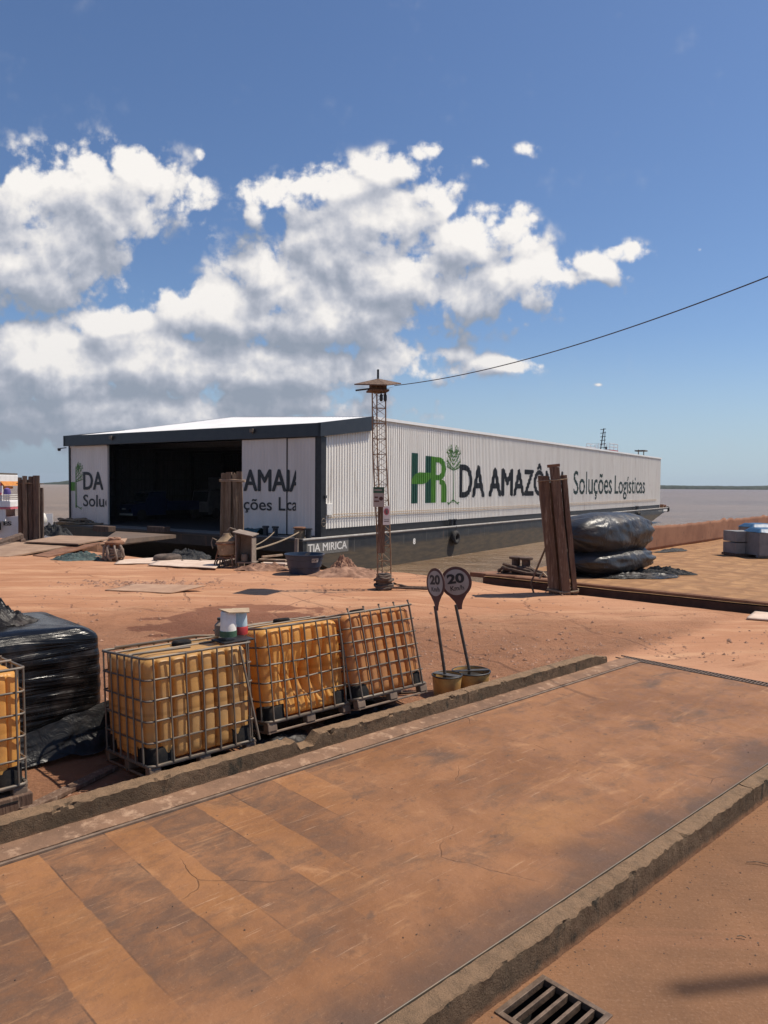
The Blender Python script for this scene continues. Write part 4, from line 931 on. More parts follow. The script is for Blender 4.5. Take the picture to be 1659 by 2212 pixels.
tr = vehicle('parked_truck', 'blue truck with white bumper parked just inside the dark warehouse doorway', 4.5, lyb)
mb = MB(); sec = [(0,.45),(0,1.15),(.15,1.45),(1.5,1.62),(1.95,2.45),(2.2,2.55),(3.6,2.6),(3.7,2.5),(3.7,.45)]
n = len(sec); mb.v = [(x, -1.1, z) for x, z in sec] + [(x, 1.1, z) for x, z in sec]; mb.f = [tuple(range(n)), tuple(range(2*n-1, n-1, -1))] + [(i, (i+1) % n, n+(i+1) % n, n+i) for i in range(n)]
mb.build('cab', 'truckblue', tr, bevel=.06)
mb = MB(); mb.add([(1.50,-.95,1.68),(1.50,.95,1.68),(1.90,.92,2.40),(1.90,-.92,2.40)], [(0,1,2,3)]); mb.build('windscreen', 'glass', tr, solid=.02)
mb = MB(); mb.box((-.16, -1.2, .50), (-.02, 1.2, .66)); mb.build('bumper', 'whitepaint', tr, bevel=.02)
mb = MB(); mb.box((-.03, -.26, .98), (-.01, .26, 1.10)); mb.build('number_plate', 'whitepaint', tr)
mb = MB()
for i in range(6): mb.box((-.03, -.55, .72 + i*.04), (-.005, .55, .735 + i*.04))
mb.build('grille', 'black', tr)
for sgn in (-1, 1):
    mb = MB(); mb.lathe([(.13,0),(.13,.04)], 14); mb.xf(Matrix.Translation((-.01, sgn*.85, .92)) @ Matrix.Rotation(-PI/2, 4, 'Y')); mb.build('headlight', 'glass', tr)
mb = MB(); mb.box((3.8, -1.2, .85), (10.5, 1.2, 1.0)); mb.box((3.8, -1.2, 1.0), (10.5, -1.12, 1.7)); mb.box((3.8, 1.12, 1.0), (10.5, 1.2, 1.7)); mb.box((3.8, -1.12, 1.0), (3.9, 1.12, 1.9)); mb.build('cargo_bed', 'truckblue', tr)
for x in (1.0, 7.2, 8.4):
    for y in (-1.0, 1.0): wheel(tr, x, y)
lyb = on_front(*dpx(1090, 600, 2.37, 0, 1000), lx=12)[0]
tr = vehicle('parked_truck', 'pale box truck standing deeper in the dark warehouse, right of the blue truck', 12, lyb - 2.2)
mb = MB(); mb.box((2.2, -1.25, .9), (9.5, 1.25, 3.9)); mb.build('cargo_box', 'truckgrey', tr, bevel=.04)
mb = MB(); sec = [(0,.4),(0,1.5),(.25,2.6),(.5,2.75),(2.1,2.8),(2.1,.4)]; n = len(sec)
mb.v = [(x, -1.15, z) for x, z in sec] + [(x, 1.15, z) for x, z in sec]; mb.f = [tuple(range(n)), tuple(range(2*n-1, n-1, -1))] + [(i, (i+1) % n, n+(i+1) % n, n+i) for i in range(n)]
mb.build('cab', 'truckgrey', tr, bevel=.05)
mb = MB(); mb.add([(-.02,-1,1.6),(-.02,1,1.6),(.2,.98,2.55),(.2,-.98,2.55)], [(0,1,2,3)]); mb.build('windscreen', 'glass', tr, solid=.02)
mb = MB(); mb.box((-.12, -1.15, .4), (-.01, 1.15, .62)); mb.build('bumper', 'black', tr)
for x in (1.0, 7.6):
    for y in (-1.05, 1.05): wheel(tr, x, y)

# ------------------------------------------------------------------ tug pushing the barge, seen over the roof
tp = GY(1302, 1000, 141); tug = thing('push_tug', 'red topped push tug behind the far end of the barge, only bridge and mast showing', 'tugboat', (tp.x, tp.y, -2.9), BA)
mb = MB(); mb.hexa([(-9,-3.5,-.8),(11,-3.5,-.8),(11,3.5,-.8),(-9,3.5,-.8)], [(-10,-4,1.6),(12,-4,1.6),(12,4,1.6),(-10,4,1.6)]); mb.build('hull', 'hull', tug)
mb = MB(); mb.box((-6,-3.2,1.6),(9,3.2,4.6)); mb.box((-4,-2.8,4.6),(6,2.8,7.6)); mb.box((-3,-2.3,7.6),(2,2.3,11.5)); mb.build('deckhouse', 'boatwhite', tug, bevel=.05)
zt = GY(1302, 972, 141).z + 2.9
mb = MB(); mb.box((-2.6,-2.1,11.5),(1.6,2.1,zt - .5)); mb.box((-3,-2.3,zt - .5),(2,2.3,zt - .1)); mb.build('bridge', 'redpaint', tug)
mb = MB(); mb.box((-2.7,-1.9,zt-1.5),(-2.62,1.9,zt-.7)); mb.build('bridge_window', 'glass', tug)
mb = MB()
for (x, y) in ((-3,-2.2),(-3,2.2),(2,-2.2),(2,2.2),(-.5,-2.2),(-.5,2.2),(-3,0),(2,0)): mb.tube([(x,y,zt-.1),(x,y,zt+1.1)], .05, 5)
for z in (.55, 1.1): mb.tube([(-3,-2.2,zt+z),(2,-2.2,zt+z),(2,2.2,zt+z),(-3,2.2,zt+z)], .035, 5, closed=True)
mb.build('railing', 'whitepaint', tug)
mt_ = GY(1306, 925, 141).z + 2.9
mb = MB(); mb.tube([(.3,.6,zt-.1),(.3,.0,mt_)], .10, 6); mb.tube([(.3,-.1,zt-.1),(.3,-.25,mt_ - .6)], .06, 6)
for k in range(6): z = zt + .4 + k*.7; mb.tube([(.3,.65,z),(.3,-.4,z+.1)], .06, 5)
mb.lathe([(.2,0),(.2,.5)], 8, (.3,-.5,zt+.1)); mb.build('mast', 'black', tug)
q = GY(1385, 970, 150); mb = MB(); d = Vector((q.x, q.y, 0)) - Vector((tp.x, tp.y, 0)); lx_, ly_ = d.dot(BX), d.dot(BY)
mb.box((lx_-1.1, ly_-1, q.z+2.9-.5), (lx_+1.1, ly_+1, q.z+2.9-.25)); mb.tube([(lx_-2, ly_, 1), (lx_-2, ly_, q.z+2.7)], .1, 6); mb.tube([(lx_+2, ly_, 1), (lx_+2, ly_, q.z+2.7)], .1, 6); mb.build('awning', 'steel', tug)

# ------------------------------------------------------------------ timber pile clusters
def timber(par, x, y, w, h, z0, z1, lean, mt, seed, rot=0.0):
    mb = MB(); n = 22; m = 4
    P2 = [(-.5,-.5),(0,-.53),(.5,-.5),(.53,0),(.5,.5),(0,.53),(-.5,.5),(-.53,0)]
    for i in range(n + 1):
        f = i / n; z = z0 + (z1 - z0) * f
        for (u, v) in P2:
            wv = .018 * nz((u*3, v*3, z*1.3), 1, seed) + .012 * nz((u*9, v*9, z*5), 1, seed)
            top = .05 * nz((u*2, v*2, seed), 2) if i == n else 0
            a = u * w * (1 + .06 * nz((0, 0, z), 1.1, seed)) + wv; b = v * h + wv
            mb.v.append((x + a*math.cos(rot) - b*math.sin(rot) + lean[0]*z, y + a*math.sin(rot) + b*math.cos(rot) + lean[1]*z, z + top))
    k = len(P2)
    for i in range(n):
        for j in range(k): mb.f.append((i*k+j, i*k+(j+1)%k, (i+1)*k+(j+1)%k, (i+1)*k+j))
    mb.f.append(tuple(n*k + j for j in range(k)))
    return mb.build('timber', mt, par, smooth=True, angle=35)
def band(par, pts, r, mt, name='rope_band'):
    for (z, pl) in pts:
        mb = MB(); mb.tube([(x, y, z + .02*math.sin(i*2.1)) for i, (x, y) in enumerate(pl)], r, 6, closed=True); mb.build(name, mt, par, smooth=True)
b3 = G(1218, 1283); p3 = thing('pile_cluster', 'leaning cluster of brown timber piles on the quay, left of the black sacks', 'mooring pile', b3, math.radians(-12))
ln = (-.107, 0.0)
for (x, y, w_, h_, z1, sd_) in ((-.245,.03,.255,.28,3.08,1),(.055,-.09,.22,.28,3.30,2),(.275,.0,.12,.26,3.10,3),(-.10,.22,.40,.12,2.9,4)):
    timber(p3, x, y, w_, h_, -3.6, z1, ln, 'wood_mid', sd_, .05 * sd_)
mb = MB(); mb.tube([(-.40 + ln[0]*3.0, -.18, 2.93), (-.2+ln[0]*3, -.24, 2.95), (.1+ln[0]*3, -.24, 2.97), (.36+ln[0]*3, -.12, 3.0)], .014, 5); mb.build('rope_band', 'rope', p3); mb = MB(); mb.tube([(-.42,-.16,.12),(0,-.25,.06),(.36,-.14,.10),(.38,.2,.1),(-.4,.4,.1)], .03, 6, closed=True); mb.build('rope_band', 'rope', p3)
mb = MB(); mb.box((-.12,-.22,0), (.20,.08,.07), Matrix.Translation((ln[0]*3.3,0,3.30)) @ Matrix.Rotation(-.10, 4, 'Y')); mb.build('steel_cap', 'rust', p3)
mb = MB(); mb.tube([(-.62,.1,-.5),(-.85,.0,.25),(-.46,.05,1.25)], .028, 6); mb.build('side_stay', 'wood_mid', p3)
b1 = G(65, 1166); p1 = thing('pile_cluster', 'dark upright cluster of timber piles at the far left, in front of the white boat', 'mooring pile', b1, math.radians(20))
for (x, y, w_, h_, z1, sd_) in ((-.43,.05,.17,.3,3.05,1),(-.20,-.10,.20,.3,3.12,2),(.05,-.02,.20,.3,3.10,3),(.32,-.10,.26,.34,3.15,4),(.53,.12,.13,.3,2.55,5),(-.1,.36,.6,.2,2.95,6)):
    timber(p1, x, y, w_, h_, -3.6, z1, (0, 0), 'wood_dark', sd_ + 10, .1 * math.sin(sd_))
band(p1, [(2.75, [(-.55,-.2),(0,-.26),(.5,-.2),(.6,.3),(-.5,.45)])], .02, 'wood_mid')
q2 = GY(501, 1190, 31); p2 = thing('pile_cluster', 'tan cluster of timber piles with rope bands standing in front of the warehouse doorway', 'mooring pile', (q2.x, 31, 0), math.radians(8))
for (x, y, w_, h_, z1, sd_) in ((-.40,.03,.21,.26,3.25,1),(-.18,-.10,.23,.26,3.30,2),(.03,.06,.17,.26,3.28,3),(.20,-.08,.17,.26,3.22,4),(.40,.0,.22,.26,3.33,5),(.0,.36,.6,.2,3.05,6)):
    timber(p2, x, y, w_, h_, -4.5, z1, (.02 * (x < 0) - .03 * (x > .1), 0), 'wood_tan', sd_ + 20, .12 * math.sin(sd_ * 2))
band(p2, [(2.915, [(-.5,-.18),(0,-.24),(.52,-.18),(.55,.3),(-.45,.45)]), (2.97, [(-.5,-.18),(0,-.24),(.52,-.18),(.55,.3),(-.45,.45)])], .02, 'plank')

# ------------------------------------------------------------------ lattice mast
mbp = G(829, 1272); TOPZ = GY(817, 849, mbp.y).z
mast = thing('lattice_mast', 'thin rusty lattice mast with a shallow square roof on top, standing on the quay', 'mast', mbp, math.radians(12))
lz = lambda z: (-.038 * z, 0)
R_ = .20; base_ = [(R_*math.cos(a), R_*math.sin(a)) for a in (math.radians(205), math.radians(335), math.radians(90))]
def lp(k, z): 
    f = 1.0; bend = .02 * math.sin(z * 1.3); return (base_[k][0]*f + lz(z)[0] + bend, base_[k][1]*f, z)
for k in range(3):
    mb = MB(); mb.tube([lp(k, .32 + (TOPZ - .32) * i / 14) for i in range(15)], .019, 6); mb.build('leg', 'rustmast', mast, smooth=True)
mb = MB(); nb = int((TOPZ - .35) / .405)
for i in range(nb + 1):
    z = .35 + i * (TOPZ - .35) / (nb + .0)
    if z > TOPZ: z = TOPZ
    for k in range(3): mb.tube([lp(k, z), lp((k+1) % 3, z)], .009, 5)
    if i < nb:
        z2 = .35 + (i + 1) * (TOPZ - .35) / nb
        for k in range(3):
            a, b = (k, (k+1) % 3) if i % 2 else ((k+1) % 3, k)
            mb.tube([lp(a, z), lp(b, (z + z2) / 2), lp(a, z2)], .008, 5)
mb.build('lattice_bracing', 'rustmast', mast)
cz = TOPZ; cx = lz(cz)[0]
mb = MB(); Rr = .51
cr_ = [(cx + Rr*1.32*math.cos(math.radians(a)), Rr*1.32*math.sin(math.radians(a)), cz + .20 + dz_) for a, dz_ in ((10,.10),(100,.12),(190,0),(280,-.06))]
ap = (cx, 0, cz + .38); ap2 = (cx, 0, cz + .33)
mb.add(cr_ + [ap] + [(x, y, z - .03) for x, y, z in cr_] + [ap2], [(0,1,4),(1,2,4),(2,3,4),(3,0,4),(6,5,9),(7,6,9),(8,7,9),(5,8,9),(0,5,6,1),(1,6,7,2),(2,7,8,3),(3,8,5,0)])
mb.build('cap_roof', 'wood_mid', mast)
mb = MB(); mb.box((cx-.27,-.27,cz+.02),(cx+.25,.25,cz+.07)); mb.box((cx-.2,-.2,cz+.07),(cx+.2,.2,cz+.25)); mb.add([(cx+.1,-.3,cz+.06),(cx+.44,-.12,cz+.17),(cx+.43,.12,cz+.18),(cx+.1,.25,cz+.08)],[(0,1,2,3)]); mb.build('cap_platform', 'wood_mid', mast)
mb = MB(); mb.tube([(cx,0,cz+.38),(cx,0,cz+.62)], .03, 6); mb.tube([(cx-.62,-.1,cz+.03),(cx-.1,0,cz+.12)], .022, 6); mb.build('finial', 'black', mast)
for dx_ in (.06, .17):
    mb = MB(); mb.lathe([(.03,-.24),(.045,-.2),(.045,-.08),(.015,-.04),(.015,.06)], 8, (cx + dx_, -.15, cz)); mb.build('lamp', 'black', mast)
mb = MB(); pz0 = GY(829, 1165, mbp.y).z; pz1 = GY(820, 1093, mbp.y).z
mb.box((-.17 + lz(1.5)[0], -.26, pz0 - .35), (.02 + lz(1.5)[0], -.235, pz1)); mb.build('brown_panel', 'wood_mid', mast)
mb = MB()
for i in range(7): mb.tube([((.20+.05*math.sin(i*2))*math.cos(a*PI/8), (.20+.04*math.cos(i*1.3))*math.sin(a*PI/8), .04 + i*.055 + .02*math.sin(a+i)) for a in range(16)], .04, 6, closed=True)
mb.lathe([(.17,0),(.15,.42)], 10); mb.build('rope_wrapped_base', 'rubberdust', mast, smooth=True)
# notices on the mast
def plank_sign(name, label, x0,y0,x1,y1, Y, mt, shrink=0.0, rz=0.0):
    a = GY(x0, y0, Y); b = GY(x1, y1, Y); w_, h_ = b.x - a.x, a.z - b.z
    o = thing(name, label, 'sign', ((a.x+b.x)/2, Y, b.z), rz); mb = MB(); mb.box((-w_/2, -.012, 0), (w_/2, .012, h_)); mb.build('sign_board', mt, o, bevel=.004); return o, w_, h_
Ys = mbp.y - .33
sg, w_, h_ = plank_sign('notice_sign', 'small notice with a green header and grey lower half fixed high on the lattice mast', 806, 1052, 830.5, 1095, Ys, 'signface', rz=-.25)
mb = MB(); mb.box((-w_/2, -.017, h_*.70), (w_/2, -.0125, h_)); mb.build('header', 'signgreen', sg)
mb = MB(); mb.box((-w_*.38, -.021, h_*.82), (w_*.3, -.018, h_*.88)); mb.build('header_writing', 'signface', sg)
mb = MB(); mb.lathe([(.055,0),(.055,.004),(.041,.004),(.041,0)], 20); mb.xf(Matrix.Translation((w_*.22, -.014, h_*.42)) @ Matrix.Rotation(PI/2, 4, 'X')); mb.build('prohibition_ring', 'signred', sg)
mb = MB(); mb.box((-w_*.36, -.016, h_*.44), (-w_*.05, -.0125, h_*.52)); mb.box((-w_*.40, -.016, h_*.25), (w_*.05, -.0125, h_*.32)); mb.box((w_*.2, -.018, h_*.34), (w_*.26, -.0125, h_*.5)); mb.build('writing', 'signred', sg)
sg, w_, h_ = plank_sign('notice_sign', 'narrow white notice with a red prohibition ring on the lattice mast, below the green-headed one', 827.5, 1093, 842, 1134, Ys, 'whitepaint', rz=.1)
mb = MB(); mb.lathe([(.070,0),(.070,.004),(.055,.004),(.055,0)], 24); mb.xf(Matrix.Translation((0, -.014, h_*.70)) @ Matrix.Rotation(PI/2, 4, 'X') @ Matrix.Scale(1.3, 4, (0,1,0))); mb.build('prohibition_ring', 'pink', sg)
mb = MB(); mb.box((-.012, -.017, h_*.58), (.03, -.0125, h_*.82)); mb.box((-w_*.38, -.016, h_*.28), (w_*.38, -.0125, h_*.31)); mb.box((-w_*.38, -.016, h_*.17), (w_*.38, -.0125, h_*.22)); mb.build('writing', 'plate', sg)
# overhead cable
A = GY(862, 833, mbp.y); A.x = mbp.x + cx + .45; Bc = GY(1790, 545, 10.5)
mb = MB(); pts = []
for i in range(61):
    u = i / 60; q = A.lerp(Bc, u); q.z -= 4 * .30 * u * (1 - u) * 1.0; pts.append(q)
mb.tube(pts, .011, 5); tag(mb.build('overhead_cable', 'cable', smooth=True), 'thin dark overhead cable rising from the mast top to the right', 'cable')

# ------------------------------------------------------------------ speed signs in pails
def ngon_plate(mb, pts, y0, y1):
    n = len(pts); mb.v += [(x, y0, z) for x, z in pts] + [(x, y1, z) for x, z in pts]; o = len(mb.v) - 2*n
    mb.f += [tuple(o + i for i in range(n)), tuple(o + 2*n - 1 - i for i in range(n))] + [(o+i, o+(i+1)%n, o+n+(i+1)%n, o+n+i) for i in range(n)]
def speed_sign(label, foot, topx, R, yaw, pr, ph, roll, base_rot):
    o = thing('speed_sign', label, 'road sign', foot, 0, group='20 km/h speed signs')
    mb = MB(); mb.lathe([(pr*.86,0),(pr,ph),(pr-.012,ph),(pr*.84,.03)], 28, capt=True); mb.build('pail', 'pail', o, smooth=True, angle=50)
    mb = MB(); mb.tube([(pr*math.cos(2*PI*k/28), pr*math.sin(2*PI*k/28), ph) for k in range(28)], .011, 6, closed=True); mb.build('pail_rim', 'black', o, smooth=True)
    mb = MB(); mb.lathe([(pr*.9, ph*.70),(0.001, ph*.72)], 24, capb=False, capt=False); mb.build('pail_fill', 'trench', o)
    mb = MB(); mb.box((-pr*.96, -.04 - .03*(pr<.22), ph + .002), (pr*.96, .04, ph + .012), Matrix.Rotation(base_rot, 4, 'Z')); mb.build('cross_bar', 'pole', o)
    dz_ = topx[1]; dxx = topx[0]
    mb = MB(); mb.tube([(-.03, 0, ph*.3), (dxx*.0 - .03, 0, ph + .02), (dxx, 0, dz_ - R - .10)], .021, 10); mb.build('post', 'pole', o, smooth=True)
    T = Matrix.Translation((dxx, -.03, dz_)) @ Matrix.Rotation(yaw, 4, 'Z') @ Matrix.Rotation(roll, 4, 'Y')
    pts = [(R*math.sin(a), R*math.cos(a)) for a in [math.radians(-145 + 290*i/40) for i in range(41)]]
    pts += [(R*.46, -R*.98), (R*.28, -R*1.22), (R*.16, -R*1.52), (R*.13, -R*1.75), (-R*.13, -R*1.75), (-R*.16, -R*1.52), (-R*.28, -R*1.22), (-R*.46, -R*.98)]
    mb = MB(); ngon_plate(mb, pts, 0, .006); mb.xf(T); mb.build('sign_plate', 'signred', o)
    rr = R*.82; pts = [(rr*math.cos(2*PI*k/40), rr*math.sin(2*PI*k/40)) for k in range(40)]
    mb = MB(); ngon_plate(mb, pts, -.0045, -.001); mb.xf(T); mb.build('sign_face', 'signface', o)
    fit_text('20', -R*.56, R*.56, -R*.08, R*.56, lambda x, z, d: T @ Vector((x, -.0065, z)), 'lettering', 'letter', o, bold=.045, ref='0')
    fit_text('Km/h', -R*.42, R*.46, -R*.52, -R*.22, lambda x, z, d: T @ Vector((x, -.0065, z)), 'lettering', 'letter', o, bold=.02, ref='K')
    return o
speed_sign('larger round 20 Km/h sign facing the camera, pole leaning left, in a yellow pail', (1.22, 10.12, 0), (-.225, 1.48), .215, math.radians(-14), .262, .25, math.radians(-9), .2)
speed_sign('narrow 20 Km/h sign turned sideways, its pail beside the tilted tank', (.86, 9.82, 0), (-.17, 1.50), .205, math.radians(-58), .20, .27, math.radians(-6), -.6)

# ------------------------------------------------------------------ caged tanks
def smoothbox(u): return u
def make_ibc(label, loc, tilt, tmat, seed, crush=0.0, padsz=.13, detail='full', rz=KANG, extra=None):
    o = thing('caged_tank', label, 'liquid tank', loc, rot=Euler((0, 0, 0)))
    o.rotation_euler = (Matrix.Rotation(rz, 3, 'Z') @ Matrix.Rotation(-tilt, 3, 'X')).to_euler()
    LX, LY, Z0, Z1 = 1.15, 1.0, .135, 1.10
    # tank shell
    mb = MB(); inset = .030; rc = .10; a, b = LX/2 - inset, LY/2 - inset
    per = []
    def seglen(): return 0
    N1, N2, NC = 66, 54, 7
    pts = []
    def edge(x0, y0, x1, y1, n, nx, ny, pads):
        for i in range(n):
            u = i / n; pts.append((x0 + (x1-x0)*u, y0 + (y1-y0)*u, nx, ny, u, pads))
    def corner(cx_, cy_, a0):
        for i in range(NC):
            an = math.radians(a0 + 90*i/NC); pts.append((cx_ + rc*math.cos(an), cy_ + rc*math.sin(an), math.cos(an), math.sin(an), 0, 0))
    edge(-a+rc, -b, a-rc, -b, N1, 0, -1, 6); corner(a-rc, -b+rc, -90)
    edge(a, -b+rc, a, b-rc, N2, 1, 0, 4); corner(a-rc, b-rc, 0)
    edge(a-rc, b, -a+rc, b, N1, 0, 1, 6); corner(-a+rc, b-rc, 90)
    edge(-a, b-rc, -a, -b+rc, N2, -1, 0, 4); corner(-a+rc, -b+rc, 180)
    n = len(pts); NZ = 46
    for j in range(NZ + 1):
        f = j / NZ; z = Z0 + (Z1 - Z0) * f
        e = min(f, 1 - f) * (Z1 - Z0); er = .085; sh = er - math.sqrt(max(0, er*er - (er - min(e, er))**2)) if e < er else 0
        for (x, y, nx, ny, u, pads) in pts:
            gdep = 0
            if pads:
                w_ = (u * pads) % 1.0; gdep = .060 * (1 - min(1, min(w_, 1 - w_) / .17)) ** 1.4
                gdep *= min(1, e / .07)
                gdep -= .014 * math.sin(PI * w_)
            bul = -.012 * math.sin(PI * f)
            d = gdep + sh * .9 + bul + .006 * nz((x*3, y*3, z*3), 1, seed)
            if crush and ny < -.5:
                cu = math.exp(-((x - .10)/.42)**2 - ((z - .50)/.28)**2)
                pl = abs(math.sin(6.5*PI*(x + .25*(z-.5)) + 2*nz((x, z, 0), 2, seed)))
                d += crush * (cu * .10 + .085 * cu * (1 - pl) * (1 if z < .85 else .3))
                d += crush * .03 * max(0, fbm((x, z*.6, 0), 5, 3, seed)) * cu
            mb.v.append((x - nx*d + LX/2, y - ny*d + LY/2, z))
    for j in range(NZ):
        for i in range(n): mb.f.append((j*n+i, j*n+(i+1)%n, (j+1)*n+(i+1)%n, (j+1)*n+i))
    mb.f.append(tuple(range(n-1, -1, -1)))
    # domed top, ring by ring
    last = NZ * n
    for q, (sc_, dz_) in enumerate(((.90,.012),(.6,.020),(.3,.022))):
        st = len(mb.v)
        for i in range(n):
            x, y, z = mb.v[NZ*n + i]; mb.v.append((LX/2 + (x-LX/2)*sc_, LY/2 + (y-LY/2)*sc_, Z1 + dz_))
        for i in range(n): mb.f.append((last+i, last+(i+1)%n, st+(i+1)%n, st+i))
        last = st
    mb.f.append(tuple(last + i for i in range(n)))
    tk = mb.build('tank', tmat, o, smooth=True, angle=70)
    mb = MB(); mb.lathe([(.10,Z1+.02),(.10,Z1+.055),(.085,Z1+.07)], 18, (LX*.55, LY*.5, 0)); mb.build('lid', 'pad', tk, smooth=True)
    # black pads at the lower corners
    for (cx_, cy_, a0) in ((a-rc, -b+rc, -90), (-a+rc, -b+rc, 180), (a-rc, b-rc, 0), (-a+rc, b-rc, 90)):
        mb = MB(); rr = rc + .014; path = []
        ex = padsz
        d0 = math.radians(a0); d1 = math.radians(a0 + 90)
        path.append((cx_ + rr*math.cos(d0) + ex*math.sin(d0), cy_ + rr*math.sin(d0) - ex*math.cos(d0)))
        for i in range(7): an = math.radians(a0 + 90*i/6); path.append((cx_ + rr*math.cos(an), cy_ + rr*math.sin(an)))
        path.append((cx_ + rr*math.cos(d1) - ex*math.sin(d1), cy_ + rr*math.sin(d1) + ex*math.cos(d1)))
        m_ = len(path); zs = (.12, .135, .27, .285)
        for zi, z in enumerate(zs):
            k_ = .02 if zi in (3,) else 0
            for (x, y) in path: mb.v.append((LX/2 + x*(1-k_), LY/2 + y*(1-k_), z))
        for zi in range(3):
            for i in range(m_ - 1): mb.f.append((zi*m_+i, zi*m_+i+1, (zi+1)*m_+i+1, (zi+1)*m_+i))
        mb.build('corner_pad', 'pad', o, smooth=True, solid=.008)
    # cage
    rnd = random.Random(seed); mb = MB(); r = .0098; cr_ = .055
    def ring(z, dent=0.0):
        P = []
        def arcp(cx_, cy_, a0):
            for i in range(5): an = math.radians(a0 + 90*i/4); P.append((cx_ + cr_*math.cos(an), cy_ + cr_*math.sin(an)))
        nf_ = 14
        A_ = [(cr_, 0), (LX-cr_, 0), (LX, cr_), (LX, LY-cr_), (LX-cr_, LY), (cr_, LY), (0, LY-cr_), (0, cr_)]
        for k in range(0, 8, 2):
            p, q = A_[k], A_[k+1]
            for i in range(nf_): P.append((p[0]+(q[0]-p[0])*i/nf_, p[1]+(q[1]-p[1])*i/nf_))
            cxy = [(LX-cr_, cr_, -90), (LX-cr_, LY-cr_, 0), (cr_, LY-cr_, 90), (cr_, cr_, 180)][k//2]; arcp(*cxy)
        out = []
        for (x, y) in P:
            dd_ = dent * math.exp(-((x-.7)/.3)**2) * (1 if y < .2 else 0)
            out.append((x, y + dd_, z + .006*nz((x*2, y*2, z), 1, seed) - .25*dd_))
        return out
    hz = [.34, .535, .725, .915] if detail != 'five' else [.30, .46, .62, .78, .94]
    for i, z in enumerate(hz): mb.tube(ring(z, crush * .02 * rnd.uniform(-1, 1)), r, 6, closed=True)
    for z, rr_ in ((.128, .015), (1.115, .013)): mb.tube(ring(z), rr_, 6, closed=True)
    nvf, nvs = 7, 6
    fxs = [.02] + [LX * (k + .35) / 6.15 + .03 for k in range(6)] + [LX - .02]
    fxs = [.075 + (LX - .15) * k / 6 for k in range(7)]
    for x in fxs:
        j = rnd.uniform(-.008, .008) * (1 + 2*crush)
        for y in (-.012, LY + .012): mb.tube([(x, y, .13), (x + j*.5, y, .45), (x + j, y, .8), (x, y, 1.115)], r, 6)
    for y in [.09 + (LY - .18) * k / 5 for k in range(6)]:
        j = rnd.uniform(-.008, .008)
        for x in (-.012, LX + .012): mb.tube([(x, y, .13), (x, y + j, .6), (x, y, 1.115)], r, 6)
    for y in (.35, .65): mb.tube([(0, y, 1.125), (LX, y + rnd.uniform(-.03,.03), 1.13)], .011, 6)
    if extra: extra(mb, LX, LY, r)
    mb.build('cage', 'steel', o, smooth=True, angle=60)
    # pallet
    for y in (.0, LY/2 - .045, LY - .09):
        for x in (0, LX/2 - .06, LX - .12):
            mb = MB(); mb.box((x, y, .025), (x + .12, y + .09, .105)); mb.build('pallet_foot', 'pallet', o, bevel=.01)
    mb = MB(); mb.box((0,0,.105),(LX,LY,.122)); mb.tube([(0,.02,.014),(LX,.02,.014)], .013, 6); mb.tube([(0,LY/2,.014),(LX,LY/2,.014)], .013, 6); mb.tube([(0,LY-.02,.014),(LX,LY-.02,.014)], .013, 6)
    mb.tube([(.02,0,.014),(.02,LY,.014)], .013, 6); mb.tube([(LX-.02,0,.014),(LX-.02,LY,.014)], .013, 6); mb.build('pallet', 'pallet', o)
    return o
def ex1(mb, LX, LY, r):
    mb.tube([(LX*.86, -.03, 1.10), (LX + .015, -.04, .13)], .014, 6); mb.tube([(0, .25, 1.14), (LX*.45, .1, 1.15)], .011, 6); mb.tube([(.1, LY - .1, 1.14), (LX*.7, LY*.55, 1.19), (LX, LY*.5, 1.15)], .011, 6)
def ex3(mb, LX, LY, r):
    for k in range(5): x = .075 + (LX-.15)*k/4; mb.tube([(x, -.012, 1.10), (x + .005, .01, 1.165)], .010, 6); mb.lathe([(.014,0),(.014,.02)], 6, (x+.005, .01, 1.16))
make_ibc('tan caged tank with murky liquid lines, carrying two small pails on top', (-2.12, 6.66, .075), math.radians(5), M['tankA'], 3, extra=ex1)
make_ibc('amber caged tank with a crushed front, between the tan and tilted tanks', (-1.20, 7.72, .15), math.radians(9), M['tankB'], 5, crush=1.0, padsz=.10)
make_ibc('reddish caged tank tilted far back, beside the sideways speed sign', (-.27, 8.40, .21), math.radians(15), M['tankC'], 8, padsz=.07, detail='five', extra=ex3)
make_ibc('amber caged tank cut off by the left photo edge, on a dusty brown pallet block', (-3.87, 5.46, .10), math.radians(3), M['tankB'], 11)
# brown timber block under the leftmost tank
o = thing('timber_block', 'dusty brown timber block under the corner of the leftmost tank', 'wood block', Vector((-3.87, 5.46, 0)) + K*.62 - NN*.0, KANG)
mb = MB(); mb.box((-.4, -.03, .0), (.56, .25, .15)); mb.build('block', 'wood_mid', o, bevel=.01); mb = MB(); mb.box((.30,-.034,.10),(.44,-.031,.115)); mb.build('slot', 'trench', o)
